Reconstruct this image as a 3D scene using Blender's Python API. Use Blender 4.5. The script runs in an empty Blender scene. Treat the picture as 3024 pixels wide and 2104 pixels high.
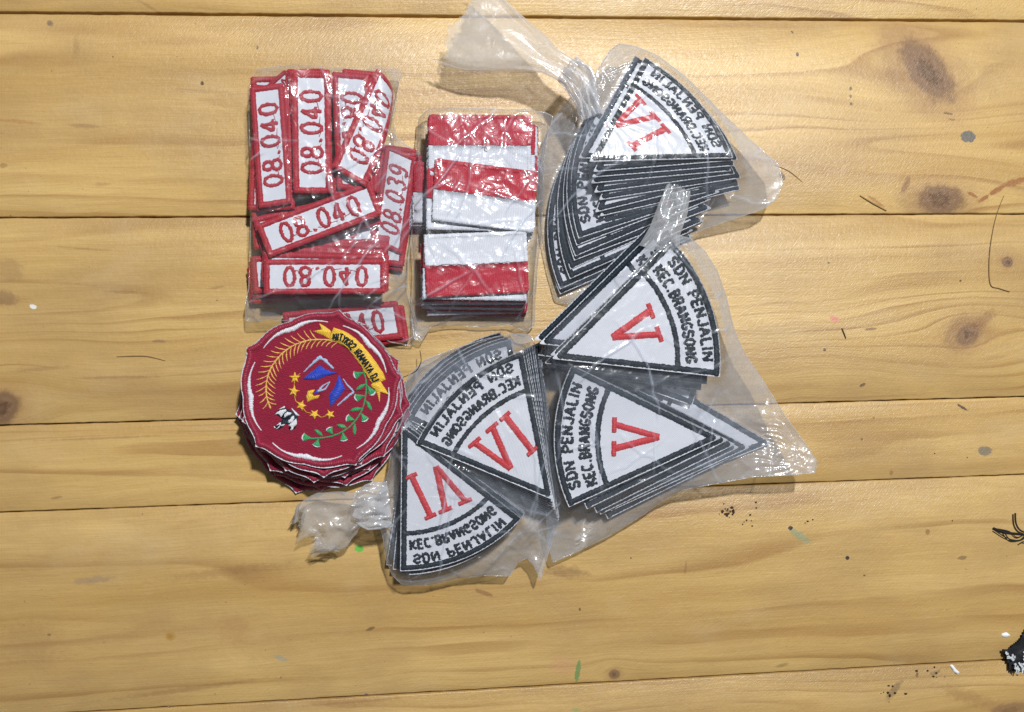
import bpy, math, random
import numpy as np
from mathutils import Vector, Matrix
from mathutils.geometry import tessellate_polygon

rng = random.Random(7)
nr = np.random.RandomState(7)
scene = bpy.context.scene
COL = scene.collection
MM = 0.001

# ------------------------------------------------------------------ camera
PW, PH, FPX, SC = 3024.0, 2104.0, 2700.0, 0.0002      # photo size, focal length in photo pixels, metres per pixel at the table
TH = math.radians(5.0)                                # the phone leans slightly towards the right
DIST = FPX * SC
cam_data = bpy.data.cameras.new('camera')
cam = bpy.data.objects.new('camera', cam_data)
COL.objects.link(cam)
cam_data.sensor_width = 36.0
cam_data.lens = 36.0 * FPX / PW
cam_data.clip_start = 0.01
cam_data.clip_end = 20
cam.rotation_euler = (0, -TH, 0)
CR = Matrix.Rotation(-TH, 3, 'Y')
CP = -(CR @ Vector((0, 0, -1))) * DIST
cam.location = CP
scene.camera = cam


def P(px, py, z=0.0):
    """A point of the photo at a height above the table, in metres."""
    d = CR @ Vector(((px - PW / 2) / FPX, -(py - PH / 2) / FPX, -1.0))
    t = (z - CP.z) / d.z
    return CP + d * t


def P2(px, py, z=0.0):
    p = P(px, py, z)
    return (p.x, p.y)


# ------------------------------------------------------------------ light
world = bpy.data.worlds.new('World')
scene.world = world
world.use_nodes = True
bg = world.node_tree.nodes['Background']
bg.inputs['Color'].default_value = (0.93, 0.97, 1.0, 1)
bg.inputs['Strength'].default_value = 0.115


def lamp(name, loc, target, size, power, col):
    ld = bpy.data.lights.new(name, 'AREA')
    ld.shape = 'DISK'
    ld.size = size
    ld.energy = power
    ld.color = col
    o = bpy.data.objects.new(name, ld)
    COL.objects.link(o)
    o.location = loc
    o.rotation_euler = (Vector(target) - Vector(loc)).to_track_quat('-Z', 'Y').to_euler()
    return o


lamp('ceiling_lamp', (0.25, 0.71, 1.45), (0, 0, 0), 0.092, 36.0, (0.96, 0.98, 1.0))

scene.view_settings.view_transform = 'Standard'
scene.view_settings.look = 'None'
scene.view_settings.exposure = 0.0
scene.view_settings.gamma = 1.0
scene.view_settings.use_curve_mapping = False
scene.render.engine = 'CYCLES'
scene.cycles.transparent_max_bounces = 40
scene.cycles.max_bounces = 10
scene.cycles.use_denoising = True
scene.cycles.caustics_reflective = False
scene.cycles.caustics_refractive = False


# ------------------------------------------------------------------ node helper
class G:
    def __init__(self, name):
        self.mat = bpy.data.materials.new(name)
        self.mat.use_nodes = True
        self.nt = self.mat.node_tree
        self.nt.nodes.clear()
        self.out = self.nt.nodes.new('ShaderNodeOutputMaterial')

    def n(self, typ, ins=None, **props):
        nd = self.nt.nodes.new(typ)
        for k, v in props.items():
            setattr(nd, k, v)
        if ins:
            for k, v in ins.items():
                s = nd.inputs[k]
                if hasattr(v, 'is_output'):
                    self.nt.links.new(v, s)
                else:
                    s.default_value = v
        return nd

    def m(self, op, a, b=None, c=None, clamp=False):
        ins = {0: a}
        if b is not None:
            ins[1] = b
        if c is not None:
            ins[2] = c
        nd = self.n('ShaderNodeMath', ins, operation=op)
        nd.use_clamp = clamp
        return nd.outputs[0]

    def xyz(self, x, y, z=0.0):
        return self.n('ShaderNodeCombineXYZ', {0: x, 1: y, 2: z}).outputs[0]

    def noise(self, vec, scale=1.0, detail=2.0, rough=0.5, dist=0.0):
        return self.n('ShaderNodeTexNoise', {'Vector': vec, 'Scale': scale, 'Detail': detail, 'Roughness': rough,
                                             'Distortion': dist}).outputs[0]

    def mr(self, v, a, b, c=0.0, d=1.0, smooth=False):
        nd = self.n('ShaderNodeMapRange', {0: v, 1: a, 2: b, 3: c, 4: d})
        nd.interpolation_type = 'SMOOTHSTEP' if smooth else 'LINEAR'
        return nd.outputs[0]

    def mix(self, f, a, b, mode='MIX'):
        nd = self.n('ShaderNodeMix', data_type='RGBA', blend_type=mode)
        for idx, v in ((0, f), (6, a), (7, b)):
            s = nd.inputs[idx]
            if hasattr(v, 'is_output'):
                self.nt.links.new(v, s)
            else:
                s.default_value = v if idx == 0 else tuple(v) + ((1.0,) if len(v) == 3 else ())
        return nd.outputs[2]

    def bump(self, h, strength, dist):
        return self.n('ShaderNodeBump', {'Height': h, 'Strength': strength, 'Distance': dist}).outputs[0]

    def surf(self, sh):
        self.nt.links.new(sh, self.out.inputs['Surface'])


MATS = {}


def thread_mat(name, col, period=0.95, sheen=0.15, var=0.28, rough=0.5, spec=0.35):
    """Satin stitch: threads run across the ribbon; U is the length along it in millimetres."""
    g = G(name)
    uv = g.n('ShaderNodeUVMap').outputs[0]
    s = g.n('ShaderNodeSeparateXYZ', {0: uv})
    u, v = s.outputs[0], s.outputs[1]
    wob = g.noise(g.xyz(g.m('MULTIPLY', u, 0.9), g.m('MULTIPLY', v, 0.45)), 1.0, 2.0)
    ph = g.m('ADD', g.m('MULTIPLY', u, 2 * math.pi / period), g.m('MULTIPLY', wob, 9.0))
    w = g.m('MULTIPLY_ADD', g.m('SINE', ph), 0.5, 0.5)
    big = g.noise(g.xyz(u, v), 0.25, 2.0)
    f = g.m('ADD', g.m('MULTIPLY', w, 0.6), g.m('MULTIPLY', big, 0.5))
    dark = tuple(c * (1 - var) for c in col)
    lite = tuple(min(1, c * (1 + var * 0.55) + 0.004) for c in col)
    c = g.mix(f, dark, lite)
    b = g.n('ShaderNodeBsdfPrincipled', {'Base Color': c, 'Roughness': rough, 'Normal': g.bump(w, 0.55, 0.0003),
                                         'Sheen Weight': sheen, 'Specular IOR Level': spec})
    g.surf(b.outputs[0])
    MATS[name] = g.mat


def twill_mat(name, col, period=1.25, var=0.10, dirx=1.0, diry=1.0, bump=0.35, rough=0.75, wobble=3.0):
    g = G(name)
    uv = g.n('ShaderNodeUVMap').outputs[0]
    s = g.n('ShaderNodeSeparateXYZ', {0: uv})
    u, v = s.outputs[0], s.outputs[1]
    t = g.m('ADD', g.m('MULTIPLY', u, dirx), g.m('MULTIPLY', v, diry))
    wob = g.noise(g.xyz(u, v), 0.8, 2.0)
    w = g.m('MULTIPLY_ADD', g.m('SINE', g.m('ADD', g.m('MULTIPLY', t, 2 * math.pi / period), g.m('MULTIPLY', wob, wobble))), 0.5, 0.5)
    big = g.noise(g.xyz(u, v), 0.12, 3.0)
    f = g.m('ADD', g.m('MULTIPLY', w, 0.6), g.m('MULTIPLY', big, 0.5))
    c = g.mix(f, tuple(x * (1 - var) for x in col), tuple(min(1, x * (1 + var * 0.5)) for x in col))
    b = g.n('ShaderNodeBsdfPrincipled', {'Base Color': c, 'Roughness': rough, 'Normal': g.bump(w, bump, 0.0003),
                                         'Sheen Weight': 0.1, 'Specular IOR Level': 0.25})
    g.surf(b.outputs[0])
    MATS[name] = g.mat


thread_mat('red_thread', (0.37, 0.008, 0.023))
thread_mat('red_numeral_thread', (0.52, 0.022, 0.030), var=0.2, sheen=0.05)
thread_mat('black_thread', (0.008, 0.015, 0.024), var=0.5, sheen=0.0, spec=0.18)
thread_mat('maroon_thread', (0.255, 0.008, 0.033), var=0.36)
thread_mat('white_thread', (0.64, 0.64, 0.68), var=0.22)
thread_mat('gold_thread', (0.72, 0.44, 0.035), var=0.38)
thread_mat('pale_gold_thread', (0.72, 0.42, 0.10), var=0.3)
thread_mat('blue_thread', (0.018, 0.050, 0.42), var=0.5)
thread_mat('pale_blue_thread', (0.32, 0.43, 0.60), var=0.3)
thread_mat('green_thread', (0.028, 0.29, 0.095), var=0.45)
twill_mat('white_twill', (0.60, 0.615, 0.67), var=0.14)
twill_mat('white_satin', (0.59, 0.605, 0.66), period=1.0, dirx=1.0, diry=0.08, var=0.16, wobble=7.0)
twill_mat('red_satin', (0.41, 0.011, 0.030), period=1.1, dirx=1.0, diry=0.06, var=0.34, bump=0.5, rough=0.55, wobble=8.0)
twill_mat('maroon_twill', (0.235, 0.007, 0.030), period=1.0, dirx=0.3, diry=1.0, var=0.34, bump=0.6, wobble=14.0)


def film_mat(name, haze, gloss, rough=0.10, tint=(0.962, 0.962, 0.962), bump=0.5, hazecol=(0.74, 0.81, 0.93), loose=0.0):
    """Thin crumpled plastic: mostly clear, a little milky, glossy; where it hangs loose, haze of scattered light is mixed into its colour."""
    g = G(name)
    tc = g.n('ShaderNodeTexCoord').outputs['Object']
    lw = g.n('ShaderNodeLayerWeight', {0: 0.35})
    n1 = g.noise(tc, 85.0, 2.0, 0.5)
    n2 = g.noise(tc, 190.0, 1.0, 0.5, 1.2)
    h = g.m('ADD', n1, g.m('MULTIPLY', g.m('ABSOLUTE', g.m('SUBTRACT', n2, 0.5)), 0.45))
    nrm = g.bump(h, bump, 0.0022)
    tr = g.n('ShaderNodeBsdfTransparent', {'Color': tint + (1,)})
    df = g.n('ShaderNodeBsdfDiffuse', {'Color': hazecol + (1,), 'Normal': nrm})
    tl = g.n('ShaderNodeBsdfTranslucent', {'Color': hazecol + (1,)})
    milk = g.n('ShaderNodeMixShader', {0: 0.5, 1: df.outputs[0], 2: tl.outputs[0]})
    hb = haze
    if loose:
        at = g.n('ShaderNodeAttribute', attribute_name='loose').outputs['Fac']
        ck = g.n('ShaderNodeAttribute', attribute_name='crease').outputs['Fac']
        hb = g.m('ADD', g.m('MULTIPLY_ADD', at, loose, haze), g.m('MULTIPLY', ck, .42))
    hz = g.m('MULTIPLY', g.m('ADD', 0.55, n1), hb)
    hz = g.m('MULTIPLY_ADD', g.m('POWER', lw.outputs['Facing'], 2.0), g.m('MULTIPLY', hb, 2.5), hz, clamp=True)
    a = g.n('ShaderNodeMixShader', {0: hz, 1: tr.outputs[0], 2: milk.outputs[0]})
    lf = g.n('ShaderNodeLayerWeight', {0: 0.5, 'Normal': nrm})
    fr = g.m('MULTIPLY_ADD', g.m('POWER', lf.outputs['Facing'], 4.0), 0.20, 0.055)
    g1 = g.n('ShaderNodeBsdfGlossy', {'Color': (1, 1, 1, 1), 'Roughness': rough, 'Normal': nrm})
    g2 = g.n('ShaderNodeBsdfGlossy', {'Color': (1, 1, 1, 1), 'Roughness': .34, 'Normal': nrm})
    gl = g.n('ShaderNodeMixShader', {0: .5, 1: g1.outputs[0], 2: g2.outputs[0]})
    b = g.n('ShaderNodeMixShader', {0: g.m('MULTIPLY', fr, gloss, clamp=True), 1: a.outputs[0], 2: gl.outputs[0]})
    g.surf(b.outputs[0])
    MATS[name] = g.mat


film_mat('milky_film', 0.022, 0.80, rough=0.10, loose=0.20, bump=0.26)
film_mat('tail_film', 0.26, 1.2, rough=0.13, bump=0.30, tint=(0.98, 0.98, 0.98), hazecol=(0.90, 0.92, 0.95))
film_mat('gathered_film', 0.40, 1.3, rough=0.14, bump=0.35, tint=(0.98, 0.98, 0.98), hazecol=(0.90, 0.92, 0.96))
film_mat('clear_film', 0.010, 0.70, rough=0.09, bump=0.38, loose=0.11, tint=(0.975, 0.975, 0.975))


def plain_mat(name, col, rough=0.6, spec=0.3, scale=900.0, var=0.3, metallic=0.0):
    g = G(name)
    tc = g.n('ShaderNodeTexCoord').outputs['Object']
    n1 = g.noise(tc, scale, 3.0)
    c = g.mix(n1, tuple(x * (1 - var) for x in col), tuple(min(1, x * (1 + var)) for x in col))
    b = g.n('ShaderNodeBsdfPrincipled', {'Base Color': c, 'Roughness': rough, 'Specular IOR Level': spec,
                                         'Metallic': metallic, 'Normal': g.bump(n1, 0.5, 0.0004)})
    g.surf(b.outputs[0])
    MATS[name] = g.mat


plain_mat('black_cloth', (0.014, 0.014, 0.016), 0.7)
plain_mat('hair_brown', (0.20, 0.13, 0.06), 0.5)
plain_mat('hair_dark', (0.05, 0.035, 0.018), 0.5)
plain_mat('dirt', (0.05, 0.03, 0.015), 0.9)
plain_mat('white_scrap', (0.78, 0.80, 0.82), 0.5)
plain_mat('sequin_silver', (0.55, 0.58, 0.60), 0.25, 0.6)
plain_mat('gap_shade', (0.05, 0.03, 0.012), 0.8)  # dark colour standing in for the shade in the plank gaps


# ------------------------------------------------------------------ scene helpers
def tag(o, label=None, cat=None, group=None, kind=None):
    for k, v in (('label', label), ('category', cat), ('group', group), ('kind', kind)):
        if v:
            o[k] = v
    return o


def link(name, mesh, parent=None):
    o = bpy.data.objects.new(name, mesh)
    COL.objects.link(o)
    if parent is not None:
        o.parent = parent
    return o


def empty(name, loc=(0, 0, 0)):
    o = bpy.data.objects.new(name, None)
    o.empty_display_size = 0.01
    COL.objects.link(o)
    o.location = loc
    return o


def resample(pts, step, closed=False):
    p = np.array(pts, float)
    if closed:
        p = np.vstack([p, p[:1]])
    d = np.linalg.norm(np.diff(p, axis=0), axis=1)
    s = np.concatenate([[0], np.cumsum(d)])
    n = max(2, int(math.ceil(s[-1] / step)) + 1)
    t = np.linspace(0, s[-1], n)
    return np.stack([np.interp(t, s, p[:, k]) for k in range(p.shape[1])], 1)


def curve(pts, n=8, closed=False):
    """Catmull-Rom through the points."""
    p = np.array(pts, float)
    N = len(p)
    out = []
    rngi = range(N) if closed else range(N - 1)
    for i in rngi:
        if closed:
            a, b, c, d = p[(i - 1) % N], p[i], p[(i + 1) % N], p[(i + 2) % N]
        else:
            a, b, c, d = p[max(i - 1, 0)], p[i], p[i + 1], p[min(i + 2, N - 1)]
        for k in range(n):
            t = k / n
            out.append(0.5 * ((2 * b) + (-a + c) * t + (2 * a - 5 * b + 4 * c - d) * t * t + (-a + 3 * b - 3 * c + d) * t ** 3))
    if not closed:
        out.append(p[-1])
    return np.array(out)


class MB:
    def __init__(self):
        self.v, self.f, self.uv = [], [], []

    def add(self, verts, faces, uvs=None):
        o = len(self.v)
        self.v += [tuple(map(float, x)) for x in verts]
        self.uv += [tuple(map(float, x)) for x in uvs] if uvs is not None else [(x[0] * 1000, x[1] * 1000) for x in verts]
        self.f += [tuple(o + i for i in f) for f in faces]

    def ribbon(self, pts, w, h, z0=0.0, step=0.0007, jit=0.06, closed=False, ext=0.0):
        """Raised satin-stitch line; w is the half width (number or a list along the line)."""
        p0 = np.array(pts, float)[:, :2]
        if len(p0) < 2:
            return
        if ext and not closed:
            a = p0[0] - p0[1]
            b = p0[-1] - p0[-2]
            p0[0] = p0[0] + a / (np.linalg.norm(a) + 1e-9) * ext
            p0[-1] = p0[-1] + b / (np.linalg.norm(b) + 1e-9) * ext
        p = resample(p0, step, closed)
        n = len(p)
        t = np.gradient(p, axis=0)
        if closed:
            t[0] = t[-1] = p[1] - p[-2]
        t /= np.linalg.norm(t, axis=1)[:, None] + 1e-12
        nn = np.stack([-t[:, 1], t[:, 0]], 1)
        ww = np.interp(np.linspace(0, 1, n), np.linspace(0, 1, len(w)), w) if isinstance(w, (list, tuple, np.ndarray)) else np.full(n, w)
        jl = 1 + nr.uniform(-jit, jit, n) * np.minimum(1, 0.0012 / (ww + 1e-6)) * 1.6
        jr = 1 + nr.uniform(-jit, jit, n) * np.minimum(1, 0.0012 / (ww + 1e-6)) * 1.6
        if closed:
            jl[-1], jr[-1] = jl[0], jr[0]
        prof = ((-1, 0), (-0.6, .75), (0, 1), (0.6, .75), (1, 0))
        vs, us = [], []
        s = 0.0
        for i in range(n):
            if i:
                s += np.linalg.norm(p[i] - p[i - 1])
            hs = h * min(1.0, 0.35 + ww[i] / (np.max(ww) + 1e-9))
            for a, b in prof:
                k = ww[i] * (jl[i] if a < 0 else jr[i])
                q = p[i] + nn[i] * a * k
                vs.append((q[0], q[1], z0 + b * hs))
                us.append((s * 1000, a * ww[i] * 1000))
        fs = []
        for i in range(n - 1):
            for k in range(4):
                a = i * 5 + k
                fs.append((a, a + 5, a + 6, a + 1)[::-1])
        if not closed:
            fs.append((0, 1, 2, 3, 4)[::-1])
            e = (n - 1) * 5
            fs.append((e, e + 1, e + 2, e + 3, e + 4))
        self.add(vs, fs, us)

    def fill(self, poly, z0, h, ang=0.0, jit=0.00012):
        p = resample(poly, 0.0008, True)[:-1] + nr.uniform(-jit, jit, (len(resample(poly, 0.0008, True)) - 1, 2))
        area = 0.5 * np.sum(p[:, 0] * np.roll(p[:, 1], -1) - p[:, 1] * np.roll(p[:, 0], -1))
        if area < 0:
            p = p[::-1]
        c = p.mean(0)
        n = len(p)
        inner = p + (c - p) * np.minimum(0.45, 0.0005 / (np.linalg.norm(p - c, axis=1) + 1e-9))[:, None]
        vs = [(x, y, z0) for x, y in p] + [(x, y, z0 + h) for x, y in inner]
        fs = [(i, (i + 1) % n, n + (i + 1) % n, n + i) for i in range(n)]
        tri = tessellate_polygon([[Vector((x, y, 0)) for x, y in inner]])
        for t in tri:
            a, b, d = (inner[k] for k in t)
            cr = (b[0] - a[0]) * (d[1] - a[1]) - (b[1] - a[1]) * (d[0] - a[0])
            fs.append(tuple(n + k for k in (t if cr > 0 else t[::-1])))
        ca, sa = math.cos(ang), math.sin(ang)
        us = [((x * ca + y * sa) * 1000, (-x * sa + y * ca) * 1000) for x, y, _ in vs]
        self.add(vs, fs, us)

    def sheet(self, X, Y, z0, z1):
        """A slab over a grid of points, top at z1, bottom at z0."""
        n, m = X.shape
        top = [(X[i, j], Y[i, j], z1) for i in range(n) for j in range(m)]
        bot = [(X[i, j], Y[i, j], z0) for i in range(n) for j in range(m)]
        N = n * m
        sgn = 1
        a, b, d = np.array(top[0]), np.array(top[m]), np.array(top[m + 1])
        i0, j0 = n // 2 - 1, m // 2 - 1
        a, b, d = (np.array(top[k]) for k in (i0 * m + j0, (i0 + 1) * m + j0, (i0 + 1) * m + j0 + 1))
        flip = np.cross(b - a, d - a)[2] < 0
        fs = []
        for i in range(n - 1):
            for j in range(m - 1):
                q = (i * m + j, (i + 1) * m + j, (i + 1) * m + j + 1, i * m + j + 1)
                fs.append(q[::-1] if flip else q)
                qb = tuple(N + k for k in q)
                fs.append(qb if flip else qb[::-1])
        ring = [j for j in range(m)] + [i * m + m - 1 for i in range(1, n)] + [(n - 1) * m + j for j in range(m - 2, -1, -1)] + [i * m for i in range(n - 2, 0, -1)]
        for k in range(len(ring)):
            a, b = ring[k], ring[(k + 1) % len(ring)]
            q = (a, b, N + b, N + a)
            fs.append(q[::-1] if not flip else q)
        self.add(top + bot, fs)

    def mesh(self, name, mat, deform=None, smooth=True):
        v = np.array(self.v, float)
        if deform is not None:
            v = deform(v)
        me = bpy.data.meshes.new(name)
        me.from_pydata(v.tolist(), [], self.f)
        uvl = me.uv_layers.new(name='UVMap')
        li = np.zeros(len(me.loops), dtype=np.int32)
        me.loops.foreach_get('vertex_index', li)
        uvl.data.foreach_set('uv', np.array(self.uv, np.float32)[li].ravel())
        me.materials.append(MATS[mat])
        if smooth:
            me.polygons.foreach_set('use_smooth', np.ones(len(me.polygons), dtype=bool))
        me.update()
        return me


# ------------------------------------------------------------------ stroke lettering
def arc(cx, cy, rx, ry, a0, a1, n=14):
    return [(cx + rx * math.cos(math.radians(a0 + (a1 - a0) * i / n)), cy + ry * math.sin(math.radians(a0 + (a1 - a0) * i / n))) for i in range(n + 1)]


GL = {
    '0': (.62, [arc(.31, .5, .25, .5, 90, 450, 26)]),
    '8': (.62, [arc(.31, .75, .2, .25, 90, 450, 20), arc(.31, .25, .25, .25, 90, 450, 20)]),
    '3': (.6, [arc(.27, .76, .22, .24, 150, -90, 14) + arc(.27, .26, .26, .26, 90, -150, 14)]),
    '9': (.62, [arc(.31, .7, .22, .3, 0, 360, 20), [(.53, .7), (.53, .3)] + arc(.29, .2, .24, .2, 20, -140, 8)]),
    '4': (.66, [[(.42, 0), (.42, 1), (.04, .3), (.64, .3)]]),
    '.': (.3, [[(.1, 0), (.16, .12)]]),
    ' ': (.42, []),
    'S': (.6, [arc(.3, .74, .24, .26, 20, 270, 14) + arc(.3, .25, .25, .25, 90, -160, 14)]),
    'D': (.64, [[(.06, 0), (.06, 1), (.28, 1)] + arc(.28, .5, .3, .5, 90, -90, 14) + [(.06, 0)]]),
    'N': (.68, [[(.06, 0), (.06, 1), (.58, 0), (.58, 1)]]),
    'P': (.58, [[(.06, 0), (.06, 1), (.3, 1)] + arc(.3, .74, .24, .26, 90, -90, 10) + [(.06, .48)]]),
    'E': (.56, [[(.5, 1), (.06, 1), (.06, 0), (.5, 0)], [(.06, .5), (.42, .5)]]),
    'J': (.56, [[(.46, 1), (.46, .25)] + arc(.25, .22, .21, .22, 0, -170, 10)]),
    'A': (.68, [[(.02, 0), (.32, 1), (.62, 0)], [(.14, .34), (.5, .34)]]),
    'L': (.52, [[(.06, 1), (.06, 0), (.48, 0)]]),
    'I': (.26, [[(.12, 0), (.12, 1)]]),
    'K': (.62, [[(.06, 0), (.06, 1)], [(.56, 1), (.08, .44)], [(.22, .58), (.58, 0)]]),
    'C': (.62, [arc(.34, .5, .28, .5, 50, 310, 18)]),
    'B': (.6, [[(.06, 0), (.06, 1), (.28, 1)] + arc(.28, .76, .22, .24, 90, -90, 10) + [(.06, .52)], [(.28, .52)] + arc(.28, .26, .26, .26, 90, -90, 10) + [(.06, 0)]]),
    'R': (.62, [[(.06, 0), (.06, 1), (.3, 1)] + arc(.3, .75, .24, .25, 90, -90, 10) + [(.06, .5)], [(.28, .5), (.58, 0)]]),
    'G': (.66, [arc(.34, .5, .28, .5, 50, 350, 18) + [(.36, .44)]]),
    'O': (.66, [arc(.33, .5, .27, .5, 90, 450, 24)]),
    'T': (.58, [[(.02, 1), (.56, 1)], [(.29, 1), (.29, 0)]]),
    'Y': (.6, [[(.02, 1), (.3, .5), (.58, 1)], [(.3, .5), (.3, 0)]]),
    'M': (.76, [[(.06, 0), (.06, 1), (.36, .3), (.66, 1), (.66, 0)]]),
    'U': (.64, [[(.06, 1), (.06, .28)] + arc(.31, .28, .25, .28, 180, 360, 10) + [(.56, 1)]]),
    '2': (.58, [arc(.28, .74, .24, .26, 170, -40, 12) + [(.04, 0), (.54, 0)]]),
}


def text_strokes(txt, h, space=0.16):
    """Strokes of a word in its own flat frame, centred on x, baseline 0."""
    x, out = 0.0, []
    for ch in txt:
        w, st = GL[ch]
        for s in st:
            out.append(np.array([((x + a) * h, b * h) for a, b in s]))
        x += w + space
    tot = (x - space) * h
    return [s - np.array([tot / 2, 0]) for s in out], tot


# ------------------------------------------------------------------ the kinds of patch (local metres, z = 0 at the underside)
WR, WA = 0.092, math.radians(25.4)


def wedge_parts(numeral):
    parts = []
    rr = np.linspace(0.0008, WR, 14)
    aa = np.linspace(-WA, WA, 15)
    Rg, Ag = np.meshgrid(rr, aa, indexing='ij')
    b = MB()
    b.sheet(Rg * np.sin(Ag), Rg * np.cos(Ag), 0, 0.0010)
    parts.append(('base_fabric', b, 'white_twill'))
    d, hw = 0.0021, 0.0016
    Rb = WR - d
    a1 = WA - math.asin(d / Rb)
    r0 = d / math.sin(WA)
    e = MB()
    for s, hh in ((-1, .00085), (1, .0009)):
        e.ribbon([(0, r0), (s * Rb * math.sin(a1), Rb * math.cos(a1))], hw, hh, 0.0010, jit=0.12, ext=0.0012)
    e.ribbon([(Rb * math.sin(t), Rb * math.cos(t)) for t in np.linspace(-a1, a1, 60)], hw, .00095, 0.0010, jit=0.12, ext=0.0016)
    parts.append(('border', e, 'black_thread'))
    q = MB()
    rd = WR * 0.742
    ad = WA - 0.003 / rd
    q.ribbon([(rd * math.sin(t), rd * math.cos(t)) for t in np.linspace(-ad, ad, 50)], 0.0015, .0008, 0.0010, jit=0.14)
    parts.append(('divider', q, 'black_thread'))

    def arctext(txt, r, h, span, zz):
        st, tot = text_strokes(txt, h)
        k = span * r / tot
        mb = MB()
        for i, s in enumerate(st):
            s = resample(s, 0.0006)
            s = np.stack([(r + s[:, 1]) * np.sin(s[:, 0] * k / r), (r + s[:, 1]) * np.cos(s[:, 0] * k / r)], 1)
            mb.ribbon(s, 0.00086, .0006 + 0.00003 * (i % 4), zz, step=0.0005, jit=0.28, ext=0.0003)
        return mb
    parts.append(('lettering', arctext('SDN PENJALIN', WR * 0.893, WR * 0.058, math.radians(40), 0.0010), 'black_thread'))
    parts.append(('lettering', arctext('KEC.BRANGSONG', WR * 0.792, WR * 0.060, math.radians(42), 0.0010), 'black_thread'))
    m = MB()
    top, bot, T = WR * .645, WR * (.365 if numeral == 'V' else .335), 0.0019
    sh = .0040 if numeral == 'IVs' else 0.0

    def bar(p, q, w, k):
        m.ribbon([p, q], w, .0008 + .00004 * k, 0.0010, jit=0.10, step=0.0006)

    def vee(cx, wd):
        bar((cx - wd, top - .0008), (cx, bot + .0012), T, 0)
        bar((cx + wd, top - .0008), (cx, bot + .0012), T * .92, 1)
        bar((cx - wd - .0042, top), (cx - wd + .0042, top), .0014, 2)
        bar((cx + wd - .0042, top), (cx + wd + .0042, top), .0014, 3)
    if numeral == 'V':
        vee(0, .0066)
    else:
        vee(.0074 + sh, .0064)
        bar((-.0086 + sh, top), (-.0082 + sh, bot), T, 0)
        bar((-.0086 + sh - .0036, top), (-.0086 + sh + .0036, top), .0014, 2)
        bar((-.0082 + sh - .0036, bot + .0006), (-.0082 + sh + .0036, bot + .0006), .0014, 3)
    parts.append(('numeral', m, 'red_numeral_thread'))
    return parts


NL, NW = 0.0680, 0.0202


def number_parts(txt):
    b = MB()
    X, Y = np.meshgrid(np.linspace(-NL / 2, NL / 2, 22), np.linspace(-NW / 2, NW / 2, 8), indexing='ij')
    b.sheet(X, Y, 0, 0.0010)
    e = MB()
    d, hw = .0013, .0017
    x, y = NL / 2 - d, NW / 2 - d
    for k, (p, q) in enumerate((((-x, -y), (x, -y)), ((x, -y), (x, y)), ((x, y), (-x, y)), ((-x, y), (-x, -y)))):
        e.ribbon([p, q], hw, .0008 + .00004 * k, .0010, jit=.10, ext=.0010)
    m = MB()
    xs = {'08.040': (-20.0, -11.2, -4.3, 2.4, 11.2, 20.6), '08.039': (-20.0, -11.2, -4.3, 2.4, 11.4, 20.4)}[txt]
    h = .0112
    for ch, cx in zip(txt, xs):
        w, st = GL[ch]
        for i, s in enumerate(st):
            s = np.array([(cx * MM + (a - w / 2) * h * .98, (bb - .5) * h) for a, bb in s])
            m.ribbon(s, .00108, .0007 + .00004 * i, .0010, step=.0005, jit=.22)
    for a, c in zip(xs[:-1], xs[1:]):
        m.ribbon([((a + 2.0) * MM, -h * .36), ((c - 2.0) * MM, -h * (.36 + .1 * math.sin(a)))], .00022, .0003, .0011, jit=.2)
    return [('base_fabric', b, 'white_twill'), ('border', e, 'red_thread'), ('lettering', m, 'red_thread')]


FL, FW = 0.0585, 0.0350


def flag_parts():
    b = MB()
    X, Y = np.meshgrid(np.linspace(-FL / 2, FL / 2, 18), np.linspace(-FW / 2, FW / 2, 10), indexing='ij')
    b.sheet(X, Y, 0, .0009)
    r, w = MB(), MB()
    for mb, y0, y1, zz in ((r, .0002, FW / 2 - .0004, .0017), (w, -FW / 2 + .0004, -.0002, .00155)):
        X, Y = np.meshgrid(np.linspace(-FL / 2 + .0005, FL / 2 - .0005, 40), np.linspace(y0, y1, 6), indexing='ij')
        Y = Y.copy()
        edge = 0 if mb is r else -1
        Y[:, edge] += nr.uniform(-.0004, .0004, 40)
        mb.sheet(X, Y, .0009, zz)
        ya, yb = (y0, y1) if mb is r else (y1, y0)
        x = FL / 2 - .0012
        yo = yb - math.copysign(.0010, yb)
        for k, (p, q) in enumerate((((-x, ya), (-x, yo)), ((-x, yo), (x, yo)), ((x, yo), (x, ya)))):
            mb.ribbon([p, q], .0012, .0005 + .00004 * k, zz - .0001, jit=.12, ext=.0008 if k == 1 else 0)
    return [('base_fabric', b, 'white_twill'), ('red_band', r, 'red_satin'), ('white_band', w, 'white_satin')]


BR = 0.0455
TIPS = [8.3, 75.3, 148.3, 221.0, 295.2]           # degrees, local frame with y up


def badge_r(phi):
    d = min(abs((phi - t + 180) % 360 - 180) for t in TIPS)
    return .895 + .034 * math.sin(math.pi * min(d, 36) / 36) + .105 * math.exp(-d / 5.0)


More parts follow.
